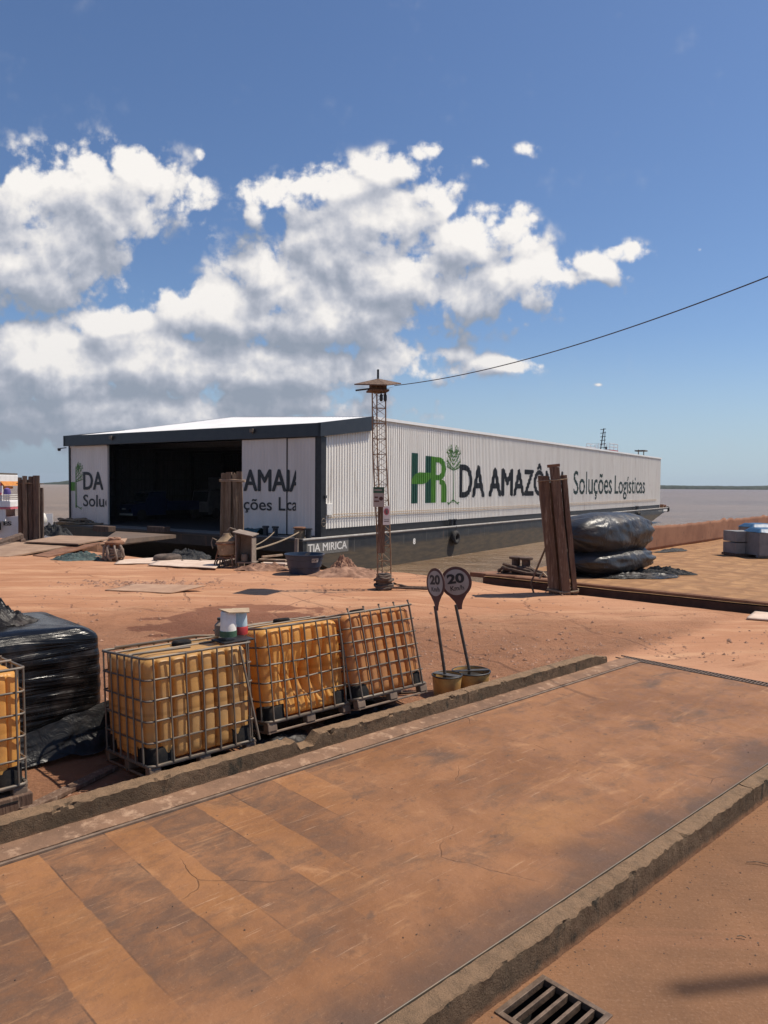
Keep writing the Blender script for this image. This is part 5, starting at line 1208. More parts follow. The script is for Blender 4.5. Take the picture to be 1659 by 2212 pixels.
# dark scraps of plastic below and between the tanks
def crumple(name, label, cat, loc, sx_, sy_, sz_, mt, seed, n=34, amp=.35, flat=.25, rz=0, group=None, freq=2.2, tg=True):
    mb = MB()
    def fn(u, v):
        x, y = (u - .5) * 2, (v - .5) * 2; r = max(abs(x), abs(y)); rr = math.hypot(x, y)
        k = 1 if rr < 1e-6 else r / max(rr, 1e-6); X, Y = x * k, y * k; R = min(1, math.hypot(X, Y))
        edge_ = 1 + .28 * nz((X*1.4, Y*1.4, seed), 1.3)
        h = (1 - R ** 2.2) * (flat + (1 - flat) * .5) + amp * (1 - R*.75) * (fbm((X, Y, seed), freq, 4) + .5 * abs(nz((X, Y, seed + 4), freq * 2)))
        return (X * sx_ * edge_, Y * sy_ * edge_, max(.004, h) * sz_)
    mb.grid(fn, n, n); o = mb.build(name, mt, smooth=True, angle=35); o.location = loc; o.rotation_euler = (0, 0, rz)
    return tag(o, label, cat, group) if tg else o
crumple('plastic_scrap', 'black plastic scraps squashed under the front of the crushed amber tank', 'plastic scrap', SN(4.55, 6.62, 0), .42, .26, .16, 'crumple', 3, rz=KANG)
crumple('plastic_scrap', 'dark plastic scraps beneath the tilted reddish tank', 'plastic scrap', SN(5.85, 6.60, 0), .62, .24, .22, 'crumple', 9, rz=KANG)
crumple('plastic_scrap', 'dark plastic under the tan tank, just behind the kerb', 'plastic scrap', SN(3.6, 6.6, 0), .55, .24, .10, 'crumple', 14, rz=KANG)
# pails standing on the tanks
o = thing('paint_pail', 'upturned grey white pail with a dark green rim and tan lid, on the tan tank', 'pail', GY(493, 1374, 7.55), .2)
mb = MB(); mb.lathe([(.088,.0),(.088,.06),(.082,.061)], 24); mb.build('green_rim', 'signgreen', o, smooth=True, angle=50)
mb = MB(); mb.lathe([(.082,.061),(.076,.25),(.07,.258)], 24); mb.build('body', 'whitepaint', o, smooth=True, angle=50)
mb = MB(); mb.box((-.095,-.095,.258),(.095,.095,.267), Matrix.Rotation(.12, 4, 'Y') @ Matrix.Rotation(.6, 4, 'Z')); mb.build('lid_board', 'tan', o)
o = thing('paint_pail', 'small pale blue pail over a red base, behind the grey white one', 'pail', GY(520, 1369, 7.85), .2)
mb = MB(); mb.lathe([(.076,0),(.076,.07),(.069,.085)], 24); mb.build('red_base', 'redpaint', o, smooth=True, angle=50)
M['paleblue'] = material('pale_blue_plastic', (.42,.58,.66), (.50,.62,.68), 3, .3, .7, .4)
mb = MB(); mb.lathe([(.068,.085),(.070,.10),(.062,.25)], 24); mb.build('body', 'paleblue', o, smooth=True, angle=50)
mb = MB(); mb.box((-.09,-.09,.25),(.09,.09,.26), Matrix.Rotation(.1, 4, 'X')); mb.build('lid_board', 'tan', o)
o = thing('plastic_jug', 'small cloudy grey jug half hidden to the left of the pails on the tan tank', 'jug', GY(476, 1372, 7.75), .2)
mb = MB(); mb.lathe([(.055,0),(.06,.02),(.06,.11),(.03,.145),(.03,.165)], 18); mb.build('body', 'greydust', o, smooth=True)
mb = MB(); mb.lathe([(.034,.165),(.034,.185)], 14); mb.build('cap', 'black', o, smooth=True)
bo = thing('cover_board', 'dark flat board bridging the tan and amber tanks under the pails', 'board', GY(507, 1378, 7.62), KANG)
mb = MB(); mb.box((-.20,-.13,-.020),(.16,.13,-.004)); mb.build('board', 'black', bo, bevel=.003)

# ------------------------------------------------------------------ black wrapped load
Pw_ = Vector((-3.02, 7.85, 0)); wl = thing('wrapped_load', 'large cube shaped load wrapped in shiny black stretch film, left of the tan tank', 'wrapped pallet', Pw_, KANG)
mb = MB(); Lx, Ly, Hh = 1.75, 1.5, 1.27
def wrapshell():
    n = 160; NZ = 50
    def per(u):
        t_ = u * 4; k = int(t_) % 4; f = t_ - int(t_)
        return [(-Lx + Lx*f, 0), (0, Ly*f), (-Lx*f, Ly), (-Lx, Ly - Ly*f)][k], k
    for j in range(NZ + 1):
        f = j / NZ
        for i in range(n):
            (x, y), k = per(i / n); cxx, cyy = x + Lx/2, y - Ly/2
            r_ = .13; ax, ay = Lx/2 - r_, Ly/2 - r_
            qx, qy = max(-ax, min(ax, cxx)), max(-ay, min(ay, cyy)); dx_, dy_ = cxx - qx, cyy - qy; l = math.hypot(dx_, dy_)
            if l > r_: dx_, dy_ = dx_/l*r_, dy_/l*r_
            cxx, cyy = qx + dx_, qy + dy_
            tp_ = max(0, f - .90) / .10; ins = 1 - .13 * tp_**2.2; z = Hh * min(f / .965, 1) + (.0 if f < .965 else .035*(f-.965)/.035)
            z = Hh * (f - .10 * tp_**3 * 0) 
            bul = 1 + .035 * math.sin(PI * f) - .03 * max(0, .25 - f)
            wr = .007 * math.sin(30 * (z + .30 * cxx * (1 if k in (0, 2) else .3)) + 5 * nz((cxx, cyy, z), 1.4)) * (.35 + .65 * max(0, nz((cxx*.8, cyy*.8, z*2.2), 1, 3) + .35))
            lx_, ly_ = cxx * ins * bul, cyy * ins * bul; m_ = math.hypot(lx_, ly_)
            mb.v.append((lx_ + lx_/m_*wr - Lx/2, ly_ + ly_/m_*wr + Ly/2, z + .02 * nz((cxx, cyy, 0), 1.5) * f))
    for j in range(NZ):
        for i in range(n): mb.f.append((j*n+i, j*n+(i+1)%n, (j+1)*n+(i+1)%n, (j+1)*n+i))
    last = NZ*n
    for sc_, dz_ in ((.8,.015),(.5,.03),(.2,.02)):
        st = len(mb.v)
        for i in range(n):
            x, y, z = mb.v[NZ*n+i]; mb.v.append((-Lx/2 + (x+Lx/2)*sc_, Ly/2 + (y-Ly/2)*sc_, Hh + dz_ + .02*nz((x*sc_, y*sc_, 0), 3)))
        for i in range(n): mb.f.append((last+i, last+(i+1)%n, st+(i+1)%n, st+i))
        last = st
    mb.f.append(tuple(last+i for i in range(n)))
wrapshell(); mb.build('film', 'wrap', wl, smooth=True, angle=75)
# loose film fanning out at the lower right corner
mb = MB()
def skirt(u, v):
    x = -1.3 + u * 1.55; ou = .05 + .26 * v * (.3 + .7*u); z = (.50 * (1 - v)**1.2) * (.35 + .65*u) + .012
    w_ = .05 * math.sin(18*u + 6*v + 4*nz((u*3, v*3, 0), 1)) * v + .03*nz((u*9, v*7, 1), 1)
    return (x + .10*v*u, -ou + w_*.5, max(.01, z + w_ * .6))
mb.grid(skirt, 60, 26); mb.build('loose_film', 'crumple', wl, smooth=True, angle=60, recalc=False)
mb = MB()
def skirt2(u, v):
    y = -.30 + u * 1.3; ou = .02 + .30 * v; z = (.42 * (1-v)**1.2) * (1 - .6*u) + .012; w_ = .05*nz((u*6, v*5, 7), 1)
    return (ou + w_, y, max(.01, z + w_))
mb.grid(skirt2, 40, 18); mb.build('loose_film', 'crumple', wl, smooth=True, angle=60, recalc=False)
mb = MB()
for x in (-1.6, -.9, -.2): mb.box((x, .05, -.02), (x+.12, Ly-.05, .05))
mb.build('pallet', 'wood_mid', wl)
o = crumple('film_bundle', 'crumpled bundle of glossy black film lying on top of the wrapped load', 'plastic film', Pw_ + K*(-1.06) + NN*.92 + Vector((0,0,1.28)), .66, .42, .30, 'crumple', 21, n=70, amp=.55, rz=KANG - .5, freq=3.4)
# planks on the ground in front of the wrapped load
for (a, b, w_, lab) in ((SN(1.98, 6.55), SN(2.95, 7.0), .11, 'long brown plank lying before the wrapped load, nearest its loose film'), (SN(1.6, 6.42), SN(2.9, 6.48), .16, 'wide dusty brown plank lying along the kerb between the leftmost and tan tanks')):
    d = b - a; o = thing('plank', lab, 'plank', a, math.atan2(d.y, d.x)); mb = MB(); mb.box((0, -w_/2, .01), (d.length, w_/2, .05)); mb.build('board', 'wood_mid', o, bevel=.005)

# ------------------------------------------------------------------ clutter along the quay
# steel ramp up to the barge
def quad_plate(name, mt, par, pts, th=.06):
    mb = MB(); pts = [Vector(q) for q in pts]; mb.hexa([q - Vector((0,0,th)) for q in pts], pts); return mb.build(name, mt, par)
ramp = thing('loading_ramp', 'dusty steel loading ramp of overlapping plates leading from the quay into the warehouse', 'ramp')
v = lambda x, y, z: G(x/1.15732, y/1.15732, z)
quad_plate('upper_plate', 'rampplate', ramp, [v(61,1353.5,.34), v(196,1359,.34), v(286,1343,.30), v(150,1338,.30)], .05)
quad_plate('lower_plate', 'rampplate', ramp, [v(-110,1392,.03), v(22,1391,.03), v(205,1359,.27), v(40,1355,.27)], .05)
quad_plate('side_beam', 'rust', ramp, [v(82,1388,.03), v(120,1392,.0), v(243,1361,.26), v(190,1360,.26)], .05)
e0, e1 = v(186,1364,.22), v(243,1358,.27)
mb = MB(); mb.hexa([Vector((e0.x,e0.y,-.3)),Vector((e1.x,e1.y,-.3)),Vector((e1.x+.1,e1.y+1.2,-.3)),Vector((e0.x+.1,e0.y+1.2,-.3))],[e0,e1,Vector((e1.x+.1,e1.y+1.2,e1.z)),Vector((e0.x+.1,e0.y+1.2,e0.z))]); mb.build('end_box', 'rust', ramp, bevel=.02)
q0, q1 = v(120,1390,.0), v(186,1364,.24)
mb = MB(); mb.hexa([Vector((q0.x,q0.y,-.1)),Vector((q1.x,q1.y,-.15)),Vector((q1.x,q1.y+.3,-.15)),Vector((q0.x,q0.y+.3,-.1))],[q0,q1,q1+Vector((0,.3,0)),q0+Vector((0,.3,0))]); mb.build('side_beam', 'rust', ramp)
quad_plate('bridge_plate', 'shadeplate', ramp, [v(243,1359,.20), v(318,1347,.10), v(440,1336.5,-.42), v(290,1328,-.42)], .22)
quad_plate('lip_plate', 'board', ramp, [v(246,1359,.24), v(312,1354.5,.20), v(318,1345.5,.16), v(272,1348,.22)], .04)
# dark wheel blocks at the doorway
for (xa, ya, xb, yb, lab) in ((229,1322,292,1335,'dark brown timber block on the barge deck, left end of the doorway'), (365,1327,428,1345,'dark brown timber block on the barge deck, middle of the doorway')):
    a = GY(xa/1.15732, ya/1.15732, 50.5); b = GY(xb/1.15732, yb/1.15732, 50.5); o = thing('wheel_block', lab, 'block', ((a.x+b.x)/2, 50.5, -.5), BA - PI/2, group='timber blocks on the barge deck')
    mb = MB(); w_ = abs(b.x-a.x)/2; mb.box((-w_, -.3, .0), (w_, .3, .38)); mb.build('timber', 'wood_dark', o, bevel=.03)
# heap of old rope at the left end of the barge deck
def rope_heap(name, label, loc, R, Hh, mt, seed, n=9, r=.04, sx_=1.0, cat='rope'):
    rnd = random.Random(seed); mb = MB()
    for k in range(n):
        cx_, cy_ = rnd.uniform(-.45, .45)*R*sx_, rnd.uniform(-.4, .4)*R; rr = R*rnd.uniform(.25, .6); ph = rnd.uniform(0, 6); zz_ = rnd.uniform(.05, 1)*Hh
        pts = []
        for i in range(18):
            a = 2*PI*i/18; q = rr*(1+.3*math.sin(2*a+ph)); pts.append((cx_ + q*math.cos(a)*sx_, cy_ + q*math.sin(a)*.8, max(r, zz_*(1 - .5*math.hypot(cx_, cy_)/R) * (.6 + .4*math.sin(a*2+ph)))))
        mb.tube(pts, r, 5, closed=True)
    o = mb.build(name, mt, smooth=True); o.location = loc; return tag(o, label, cat)
q = on_front(166, 1141, lx=-1.2); rope_heap('rope_heap', 'long heap of old tan rope on the left end of the barge deck', BO + BX*-1.3 + BY*q[0] + Vector((0,0,-.5)), 1.5, .55, 'rope', 4, 24, .07, 1.3)
# bollard with ropes on the quay
bl = v(287, 1402, 0); o = thing('mooring_bollard', 'rusty quay bollard draped with grey and red ropes, beside the ramp', 'bollard', bl, 0)
mb = MB(); mb.lathe([(.24,0),(.20,.1),(.19,.55),(.34,.62),(.34,.68),(.22,.76),(.08,.80)], 16); mb.build('post', 'rust', o, smooth=True)
mb = MB()
for k in range(4): mb.tube([(.27*math.cos(a*PI/8), .27*math.sin(a*PI/8), .15+k*.09+.03*math.sin(a+k)) for a in range(16)], .055, 6, closed=True)
mb.build('rope_turns', 'greydust', o, smooth=True)
mb = MB()
for k in range(4): a = -2.7 + k*.72; mb.tube([(.22*math.cos(a), .22*math.sin(a), .66), (.36*math.cos(a), .36*math.sin(a), .50), (.40*math.cos(a+.2), .40*math.sin(a+.2), .18), (.30*math.cos(a+.3), .30*math.sin(a+.3), .04)], .045, 6)
mb.build('rope_loops', 'greydust', o, smooth=True)
mb = MB(); mb.tube([(.18*math.cos(a*PI/5), .18*math.sin(a*PI/5), .80+.03*math.sin(a*3)) for a in range(10)], .05, 6, closed=True); mb.build('red_rope', 'dust', o, smooth=True)
rope_heap('rope_heap', 'pale rope tangle on the ground between the ramp end and the bollard', v(245,1398,0), .75, .18, 'dust', 8, 12, .045, 1.2)
crumple('fishing_net', 'heap of grey green netting lying on the quay in front of the ramp', 'net', v(200,1400,0), 1.05, .42, .34, 'netg', 31, n=50, amp=.5, freq=3.0)
crumple('fishing_net', 'dark heap of netting behind the lone tyre, left of the cement mixer', 'net', v(468,1396,0), .95, .45, .40, 'netb', 37, n=50, amp=.5, freq=3.0)
tyre('old_tyre', 'dusty old tyre lying flat on the quay beside the dark netting', .52, .15, v(419,1396,.10), (0,0,0), 'rubberdust')
# pale sheets on the ground
def sheet(name, label, pts, mt, cat='sheet', th=.02, curl=0.0, n=14):
    P = [Vector(q) for q in pts]; c0 = sum(P, Vector())/4; mb = MB()
    def fn(u, w_): q = (P[0]*(1-u) + P[1]*u)*(1-w_) + (P[3]*(1-u) + P[2]*u)*w_; return tuple(q - c0 + Vector((0,0, .02*nz(tuple(q*1.3), 1) + curl*max(0, u-.7)**2*6)))
    mb.grid(fn, n, n); o = mb.build(name, mt, solid=th, smooth=True, angle=60); o.location = c0; return tag(o, label, cat)
sheet('ground_sheet', 'pale dusty sheet spread on the quay left of the cement mixer', [v(369,1412,.06), v(540,1421,.07), v(556,1402,.09), v(400,1399,.07)], 'sheetw')
sheet('ground_sheet', 'bright dusty strip of sheet by the bollard, in front of the tyre', [v(285,1410,.03), v(392,1408,.04), v(398,1394,.05), v(300,1399,.04)], 'sheetw')
sheet('thin_board', 'thin warped board lying on the red yard with its right corner lifted', [v(262,1476,.02), v(427,1482,.03), v(515,1464,.16), v(330,1461,.03)], 'board', 'board', .02)
sheet('pale_board', 'pale flat board at the right photo edge in front of the pontoon', [v(1866,1547,.03), v(1990,1556,.03), v(1990,1528,.03), v(1897,1520,.03)], 'sheetw', 'board', .03)

# cement mixer with its motor cabinet
cm = thing('cement_mixer', 'small dusty tan cement mixer with a grey motor cabinet, by the tan piles', 'cement mixer', v(590, 1418, 0), math.radians(-6))
S_ = .96
mb = MB(); mb.lathe([(.24,-.42),(.33,-.38),(.345,-.02),(.37,.0),(.37,.07),(.33,.08),(.14,.26),(.12,.32)], 22); mb.xf(Matrix.Translation((-.30, 0, .82)) @ Matrix.Rotation(math.radians(-4), 4, 'Y')); mb.build('drum', 'tandark', cm, smooth=True, angle=35)
mb = MB(); mb.tube([(-.30+.375*math.cos(a*PI/10), .375*math.sin(a*PI/10), .80) for a in range(20)], .025, 6, closed=True); mb.build('ring_gear', 'rust', cm)
mb = MB(); hexb = [(.10,-.28,.18),(.34,-.30,.18),(.34,.25,.18),(.10,.25,.18)]
mb.box((.06,-.28,.16),(.09,.26,1.12)); mb.box((.06,.24,.16),(.62,.27,1.12)); mb.box((.60,-.28,.16),(.63,.24,1.02)); mb.build('cabinet', 'greydust', cm)
mb = MB(); mb.hexa([(-.02,-.34,1.19),(.66,-.34,1.06),(.70,.32,1.10),(.02,.32,1.24)], [(-.02,-.34,1.22),(.66,-.34,1.09),(.70,.32,1.13),(.02,.32,1.27)]); mb.build('cabinet_roof', 'greydust', cm)
mb = MB(); mb.lathe([(.02,-.02),(.13,0),(.14,.14),(.12,.24),(.05,.27)], 14, (.34,-.12,.22)); mb.build('motor', 'steel', cm, smooth=True)
mb = MB(); mb.box((.15,-.32,.17),(.72,.2,.21)); mb.build('motor_shelf', 'greydust', cm)
for (x0, x1, y) in ((-.55,-.68,-.3),(-.1,-.02,-.3),(-.55,-.68,.3),(-.1,-.02,.3),(.60,.66,-.26),(.60,.66,.2)):
    mb = MB(); mb.tube([(x0, y*.6, .62 if x0 < .5 else .2), (x1, y, .0)], .025, 6); mb.build('leg', 'rust', cm)
mb = MB(); mb.tube([(-.62,-.26,.34),(.1,-.26,.34)], .022, 6); mb.tube([(-.62,.26,.34),(.1,.26,.34)], .022, 6); mb.tube([(-.35,-.3,.45),(-.35,.3,.45)], .03, 6); mb.tube([(.66,-.26,.0),(.74,-.26,.1),(.72,-.26,.2)], .018, 6); mb.build('frame', 'rust', cm)
for y in (-.30, .30):
    mb = MB(); mb.tube([(-.42+.15*math.cos(a*PI/8), y, .16+.15*math.sin(a*PI/8)) for a in range(16)], .030, 6, closed=True)
    for k in range(4): mb.tube([(-.42, y, .16), (-.42+.14*math.cos(k*PI/2+.4), y, .16+.14*math.sin(k*PI/2+.4))], .012, 5)
    mb.build('wheel', 'rubberdust', cm)
mb = MB(); mb.tube([(-.66+.0,0,.9),(-.80,-.05,.98),(-.84,-.05,.82),(-.78,-.05,.62)], .018, 6); mb.tube([(-.30,0,1.22),(-.2,0,1.32),(.0,0,1.26)], .03, 6); mb.build('tipping_handle', 'steel', cm)
crumple('rubble_heap', 'small heap of dry rubble and sacking at the right foot of the cement mixer', 'rubble', v(662,1425,0), .95, .35, .26, 'dust', 41, n=40, amp=.5, freq=3)

# planks and poles between mixer and tub
for (x0,y0,x1,y1,z,w_,mt,lab) in ((655,1392,706,1387,.35,.07,'plank','thin pale pole lying on the planks left of the blue tub'), (648,1399,716,1401,.22,.22,'plank','upper pale plank of the stack left of the blue tub'), (655,1408,717,1410,.15,.30,'sheetw','wide white plank of the stack left of the blue tub'), (650,1418,718,1419,.05,.30,'plank','lowest brown plank of the stack left of the blue tub')):
    a, b = v(x0,y0,z), v(x1,y1,z); d = b - a; o = thing('plank', lab, 'plank', a, math.atan2(d.y, d.x), group='planks left of the blue tub'); mb = MB(); mb.box((0,-w_/2,-.04),(d.length,w_/2,.03)); mb.build('board', mt, o, bevel=.01)
# blue tub
tb = v(761, 1434, 0); o = thing('water_tub', 'big open dark blue plastic tub with a dried mud splash, on the quay', 'tub', tb, 0)
mb = MB(); mb.lathe([(.45,0),(.47,.02),(.505,.22),(.53,.23),(.56,.45),(.58,.46),(.60,.59),(.635,.60),(.635,.63),(.60,.63),(.56,.45),(.47,.06)], 40); mb.build('tub', 'tubblue', o, smooth=True, angle=35)
T_ = Matrix.Rotation(math.radians(28), 4, 'Z')
def tubm(x, z, d, R0=.60):
    an = -PI/2 + math.radians(38) + x / .62; R = .48 + (z) * .20; return ((R+.012)*math.cos(an), (R+.012)*math.sin(an), z)
b = poly_bm([[(-.10+.02*i, .40), (-.08+.02*i, .40), (-.08+.02*i, .52), (-.10+.02*i, .52)] for i in range(13)]); finish_decal(b, tubm, 'label_plate', 'stripe', o)
fit_text('FORT', -.08, .13, .425, .495, lambda x, z, d: tuple(Vector(tubm(x, z, d)) * 1.006), 'lettering', 'letter', o, bold=.03)
mb = MB(); mb.tube([(-.35,.75,0),(-.33,.72,1.05)], .07, 8); mb.build('pipe_stub', 'greydust', o, smooth=True)
# soil heap with crumpled cloth
o = crumple('soil_heap', 'low heap of red soil with crumpled pink cloth, between the blue tub and the mast', 'soil heap', v(872,1440,0), 1.25, .55, .36, 'dust', 51, n=60, amp=.30, freq=2.4)
cl = crumple('cloth_bundle', 'crumpled dusty pink cloth standing up on the soil heap', 'cloth', v(862,1434,.0), .50, .34, .66, 'dust', 57, n=56, amp=.42, freq=1.9)
crumple('stone_scatter', 'scatter of broken soil lumps right of the soil heap, near the mast foot', 'soil lumps', v(925,1440,0), .55, .25, .14, 'dust', 59, n=40, amp=1.2, freq=5)
# rope trailing from the mast base
mb = MB(); mb.tube([tuple(v(x, y, .05)) for x, y in ((968,1465),(985,1458),(1003,1463),(1020,1468),(1060,1469),(1100,1468))], .035, 6); mb.tube([tuple(v(x, y, .05)) for x, y in ((965,1470),(990,1469),(1030,1471),(1075,1472))], .03, 6)
tag(mb.build('ground_rope', 'wood_dark', smooth=True), 'dark rope trailing on the ground to the right from the mast foot', 'rope')
# mooring lines from barge to quay
def line(name, label, a, b, sag, r, mt, n=24):
    mb = MB(); a, b = Vector(a), Vector(b); mb.tube([a.lerp(b, i/n) - Vector((0,0,4*sag*(i/n)*(1-i/n))) for i in range(n+1)], r, 6); tag(mb.build(name, mt, smooth=True), label, 'rope')
bb = Vector((BOLL.x, BOLL.y, -.1))
line('mooring_line', 'thick tan mooring line from the barge capstan, passing behind the cement mixer', bb, v(590, 1384, .35), .15, .04, 'rope')
line('mooring_line', 'thinner mooring line running from the deck bollard toward the cement mixer', BO + BX*-1.2 + BY*(on_front(*dpx(625,620,3.318,500,1150), lx=-1.2)[0]) + Vector((0,0,-.15)), v(598, 1375, .5), .2, .028, 'rope')
line('mooring_line', 'grey mooring line from the timber piles down to the tyre on the quay', (q2.x+.2, 30.8, -.3), v(500, 1398, .15), .1, .032, 'greydust')
line('mooring_line', 'second grey line, lower, from the piles to the dark netting', (q2.x-.3, 30.9, -.6), v(455, 1401, .1), .1, .028, 'greydust')
# scrap left of the ramp near the piles
crumple('scrap_heap', 'dark tangled scrap right of the dark timber piles, by the water', 'scrap', v(128,1340,-.1), 1.1, .5, .75, 'netb', 61, n=50, amp=.6, freq=3)
for (x0,y0,z0,x1,y1,z1,lab) in ((-40,1372,.1,52,1340,.45,'dark fallen beam left of the dark timber piles, upper one'), (-40,1384,.0,56,1352,.2,'dark fallen beam left of the dark timber piles, lower one')):
    a, b = v(x0,y0,z0), v(x1,y1,z1); mb = MB(); mb.tube([a, b], .16, 6); tag(mb.build('fallen_beam', 'wood_dark'), lab, 'beam')

# ------------------------------------------------------------------ pontoon
PA = Vector((2.9, 21.36, .18)); PK = .8904; PU = Vector((.66, .751, 0)).normalized(); PV = Vector((PU.y, -PU.x, 0)); PAN = math.atan2(PV.y, PV.x)
pt = thing('cargo_pontoon', 'flat ochre decked steel pontoon with a rusty bulwark, moored at the right of the quay', 'pontoon', PA, PAN)   # local x along the quay, y away
mb = MB(); mb.grid(lambda u, w_: (u*36, w_*52, .02*fbm((u*36, w_*52, 0), .35, 3)), 110, 150); mb.build('deck_plate', 'pontoon', pt, smooth=True, recalc=False)
mb = MB(); mb.box((0, 0, -2.6), (36, .02, -.03)); mb.box((-.02, 0, -3.4), (0, 52, -.03)); mb.build('hull', 'rustshade', pt)
mb = MB(); mb.tube([(0,.15,.02),(1.0,.13,.05)] + [(1+i*1.7, .12+.03*math.sin(i), .03) for i in range(20)], .055, 6); mb.build('edge_pipe', 'rust', pt, smooth=True)
mb = MB(); 
def bw(u, w_):
    y = 6.4 + u*45; z = w_ * (.97 + (.20*abs(nz((y*.8, 4, 0), 1)) + .035*nz((y*2.3, 0, 0), 1) if w_ > .8 else 0) - (.15*max(0, 1 - (y-6.4)/.8))); x = .02 + .03*nz((y*.35, w_*.5, 0), 1)
    return (x, y, z)
mb.grid(bw, 260, 8); mb.build('bulwark', 'rustwall', pt, smooth=True, angle=30, solid=.03)
# near corner plate with clutter
cp = thing('corner_gear', 'dark heap of rusted winch gear and ropes on the near corner of the pontoon', 'winch gear', v(1296, 1438, .2), PAN)
mb = MB(); mb.hexa([(-1.3,-.6,-.1),(1.5,-.5,-.1),(1.4,.6,-.1),(-.5,.7,-.1)], [(-1.3,-.6,.03),(1.5,-.5,.04),(1.4,.6,.04),(-.5,.7,.05)]); mb.build('base_plate', 'rust', cp)
for x in (-.18, .16):
    mb = MB(); mb.lathe([(.13,0),(.12,.42),(.20,.44),(.20,.50),(.1,.52)], 12, (x, .15, .02)); mb.build('bollard', 'wood_dark', cp, smooth=True)
mb = MB(); rnd = random.Random(2)
for k in range(9): mb.tube([(rnd.uniform(-.9,-.1), rnd.uniform(-.4,.3), .08), (rnd.uniform(-.4,.3), rnd.uniform(-.3,.3), rnd.uniform(.1,.36)), (rnd.uniform(.1,.9), rnd.uniform(-.4,.3), .10), (rnd.uniform(.5,1.3), rnd.uniform(-.4,.3), .07)], .045, 6)
mb.build('tangled_rope', 'wood_dark', cp, smooth=True)
mb = MB(); mb.tube([(.95,-.75,-.15),(1.15,-.6,.22),(1.45,-.6,-.05)], .035, 6); mb.build('light_bar', 'tan', cp)

# black sacks: a sausage of film gathered at its far end
def sack(label, c, length, ry, rz_, ang, seed, gather=.9, pitch=0.0):
    mb = MB(); nu, nv = 64, 90
    def fn(u, w_):
        t_ = w_*2 - 1; e = 1 - abs(t_)**(3.4 if t_ < 0 else 2.3); e = max(0, e)**.5
        if t_ > .78: e = max(e*.55, .12 + .25*(1-t_))
        a = 2*PI*u; cs, sn_ = math.cos(a), math.sin(a)
        cs2, sn2 = math.copysign(abs(cs)**.8, cs), math.copysign(abs(sn_)**.85, sn_)
        wr = .085*math.sin(11*a + 3*nz((u*2, w_*2, seed), 1)) * max(0, (t_-.1))**1.1 + 0.062*fbm((cs*1.1, sn_*1.1, w_*2.6), 1.3, 4, seed) + .02*math.sin(9*a + 8*w_)*max(0, -t_-.5)
        sag_ = -.10*(1-t_*t_) * (sn_ < 0)
        return (t_*length/2, cs2*ry*(e+wr), max(-rz_*.93, sn2*rz_*(e+wr)) + sag_*0)
    mb.grid(fn, nu, nv, wrapu=True); mb.f.append(tuple(range(nu))); mb.f.append(tuple((nv-1)*nu+i for i in range(nu)))
    o = mb.build('black_sack', 'bag', smooth=True, angle=80); o.location = c; o.rotation_euler = (0, pitch, ang)
    return tag(o, label, 'sack', 'black film sacks on the pontoon')
aax = math.atan2(2.9, 3.3)
pk = lambda x, y, z: Vector((x*PK, y*PK, H + (z-H)*PK))
cA = pk(7.75, 25.5, 1.20); cB = pk(7.8, 25.45, .31)
sack('bulging upper black film sack resting on the lower one, on the pontoon', cA, 4.6*PK, 1.05*PK, .72*PK, aax, 4.0)
sack('flattened lower black film sack squeezed under the upper one', cB, 4.5*PK, 1.05*PK, .47*PK, aax, 9.0)
crumple('film_sheet', 'loose black film spreading on the pontoon deck under the sacks', 'plastic film', v(1560,1440,.19), 1.7, .66, .14, 'crumple', 71, n=60, amp=.6, freq=3)
crumple('dark_net', 'dark crumpled net strip on the ochre deck, right of the sacks', 'net', v(1660,1434,.19), 1.0, .25, .22, 'netb', 73, n=50, amp=.6, freq=3.2, rz=-.25)
crumple('dark_net', 'thin dark rags along the foot of the rusty bulwark', 'net', v(1680,1378,.19), 1.1, .25, .13, 'netb', 75, n=40, amp=.6, freq=3.2, rz=.6)
# blocks at the right edge
bx0 = v(1866, 1391, .19)
blk = thing('block_pallet', 'low dark pallet under the grey blocks at the right photo edge', 'pallet', (bx0.x, bx0.y, .20), .12)
mb = MB(); mb.box((-.47,0,0),(.47,.9,.09)); mb.build('boards', 'wood_dark', blk)
first = None
names = {(0,0): 'lower left grey block of the stack at the right photo edge', (1,0): 'lower right grey block of the stack at the right photo edge', (0,1): 'upper left grey block of the stack at the right photo edge', (1,1): 'upper right grey block of the stack at the right photo edge'}
for (i, k), lab in names.items():
    mb = MB(); w_ = .40; mb.box((0,0,0),(w_,.85,.405)); ob = mb.build('concrete_block', 'block', bevel=.006); M4 = Matrix.Translation((bx0.x, bx0.y, .20)) @ Matrix.Rotation(.12, 4, 'Z')
    ob.location = M4 @ Vector((-.43 + i*.43, .02, .095 + k*.445)); ob.rotation_euler = (0,0,.12); tag(ob, lab, 'block', 'grey blocks stacked on the pontoon')
def crate(label, px0, pybot, pytop, px1, zb):
    a = v(px0, pybot, zb); Y = a.y; b = GY(px1/1.15732, pytop/1.15732, Y); w_, h_ = b.x - a.x, b.z - zb
    o = thing('covered_crate', label, 'crate', (a.x, Y, zb), .12); mb = MB(); mb.box((0,0,.08),(w_,1.0,h_-.16)); mb.box((0,.1,0),(w_,.2,.08)); mb.box((0,.8,0),(w_,.9,.08)); mb.build('crate_body', 'block', o, bevel=.01)
    mb = MB(); mb.grid(lambda u, s_: (-.03+u*(w_+.06), -.03+s_*1.06, h_-.15 + .15*min(1, 6*min(u, 1-u), 6*min(s_, 1-s_)) + .02*nz((u*5, s_*5, 0), 1)), 20, 16); mb.build('blue_cover', 'blue', o, smooth=True)
crate('grey crate with blue cover beside the grey blocks at the right edge', 1898, 1395, 1322, 1965, .20)
crate('farther crate with a blue cover behind the grey blocks', 1880, 1375, 1310, 1950, .20)

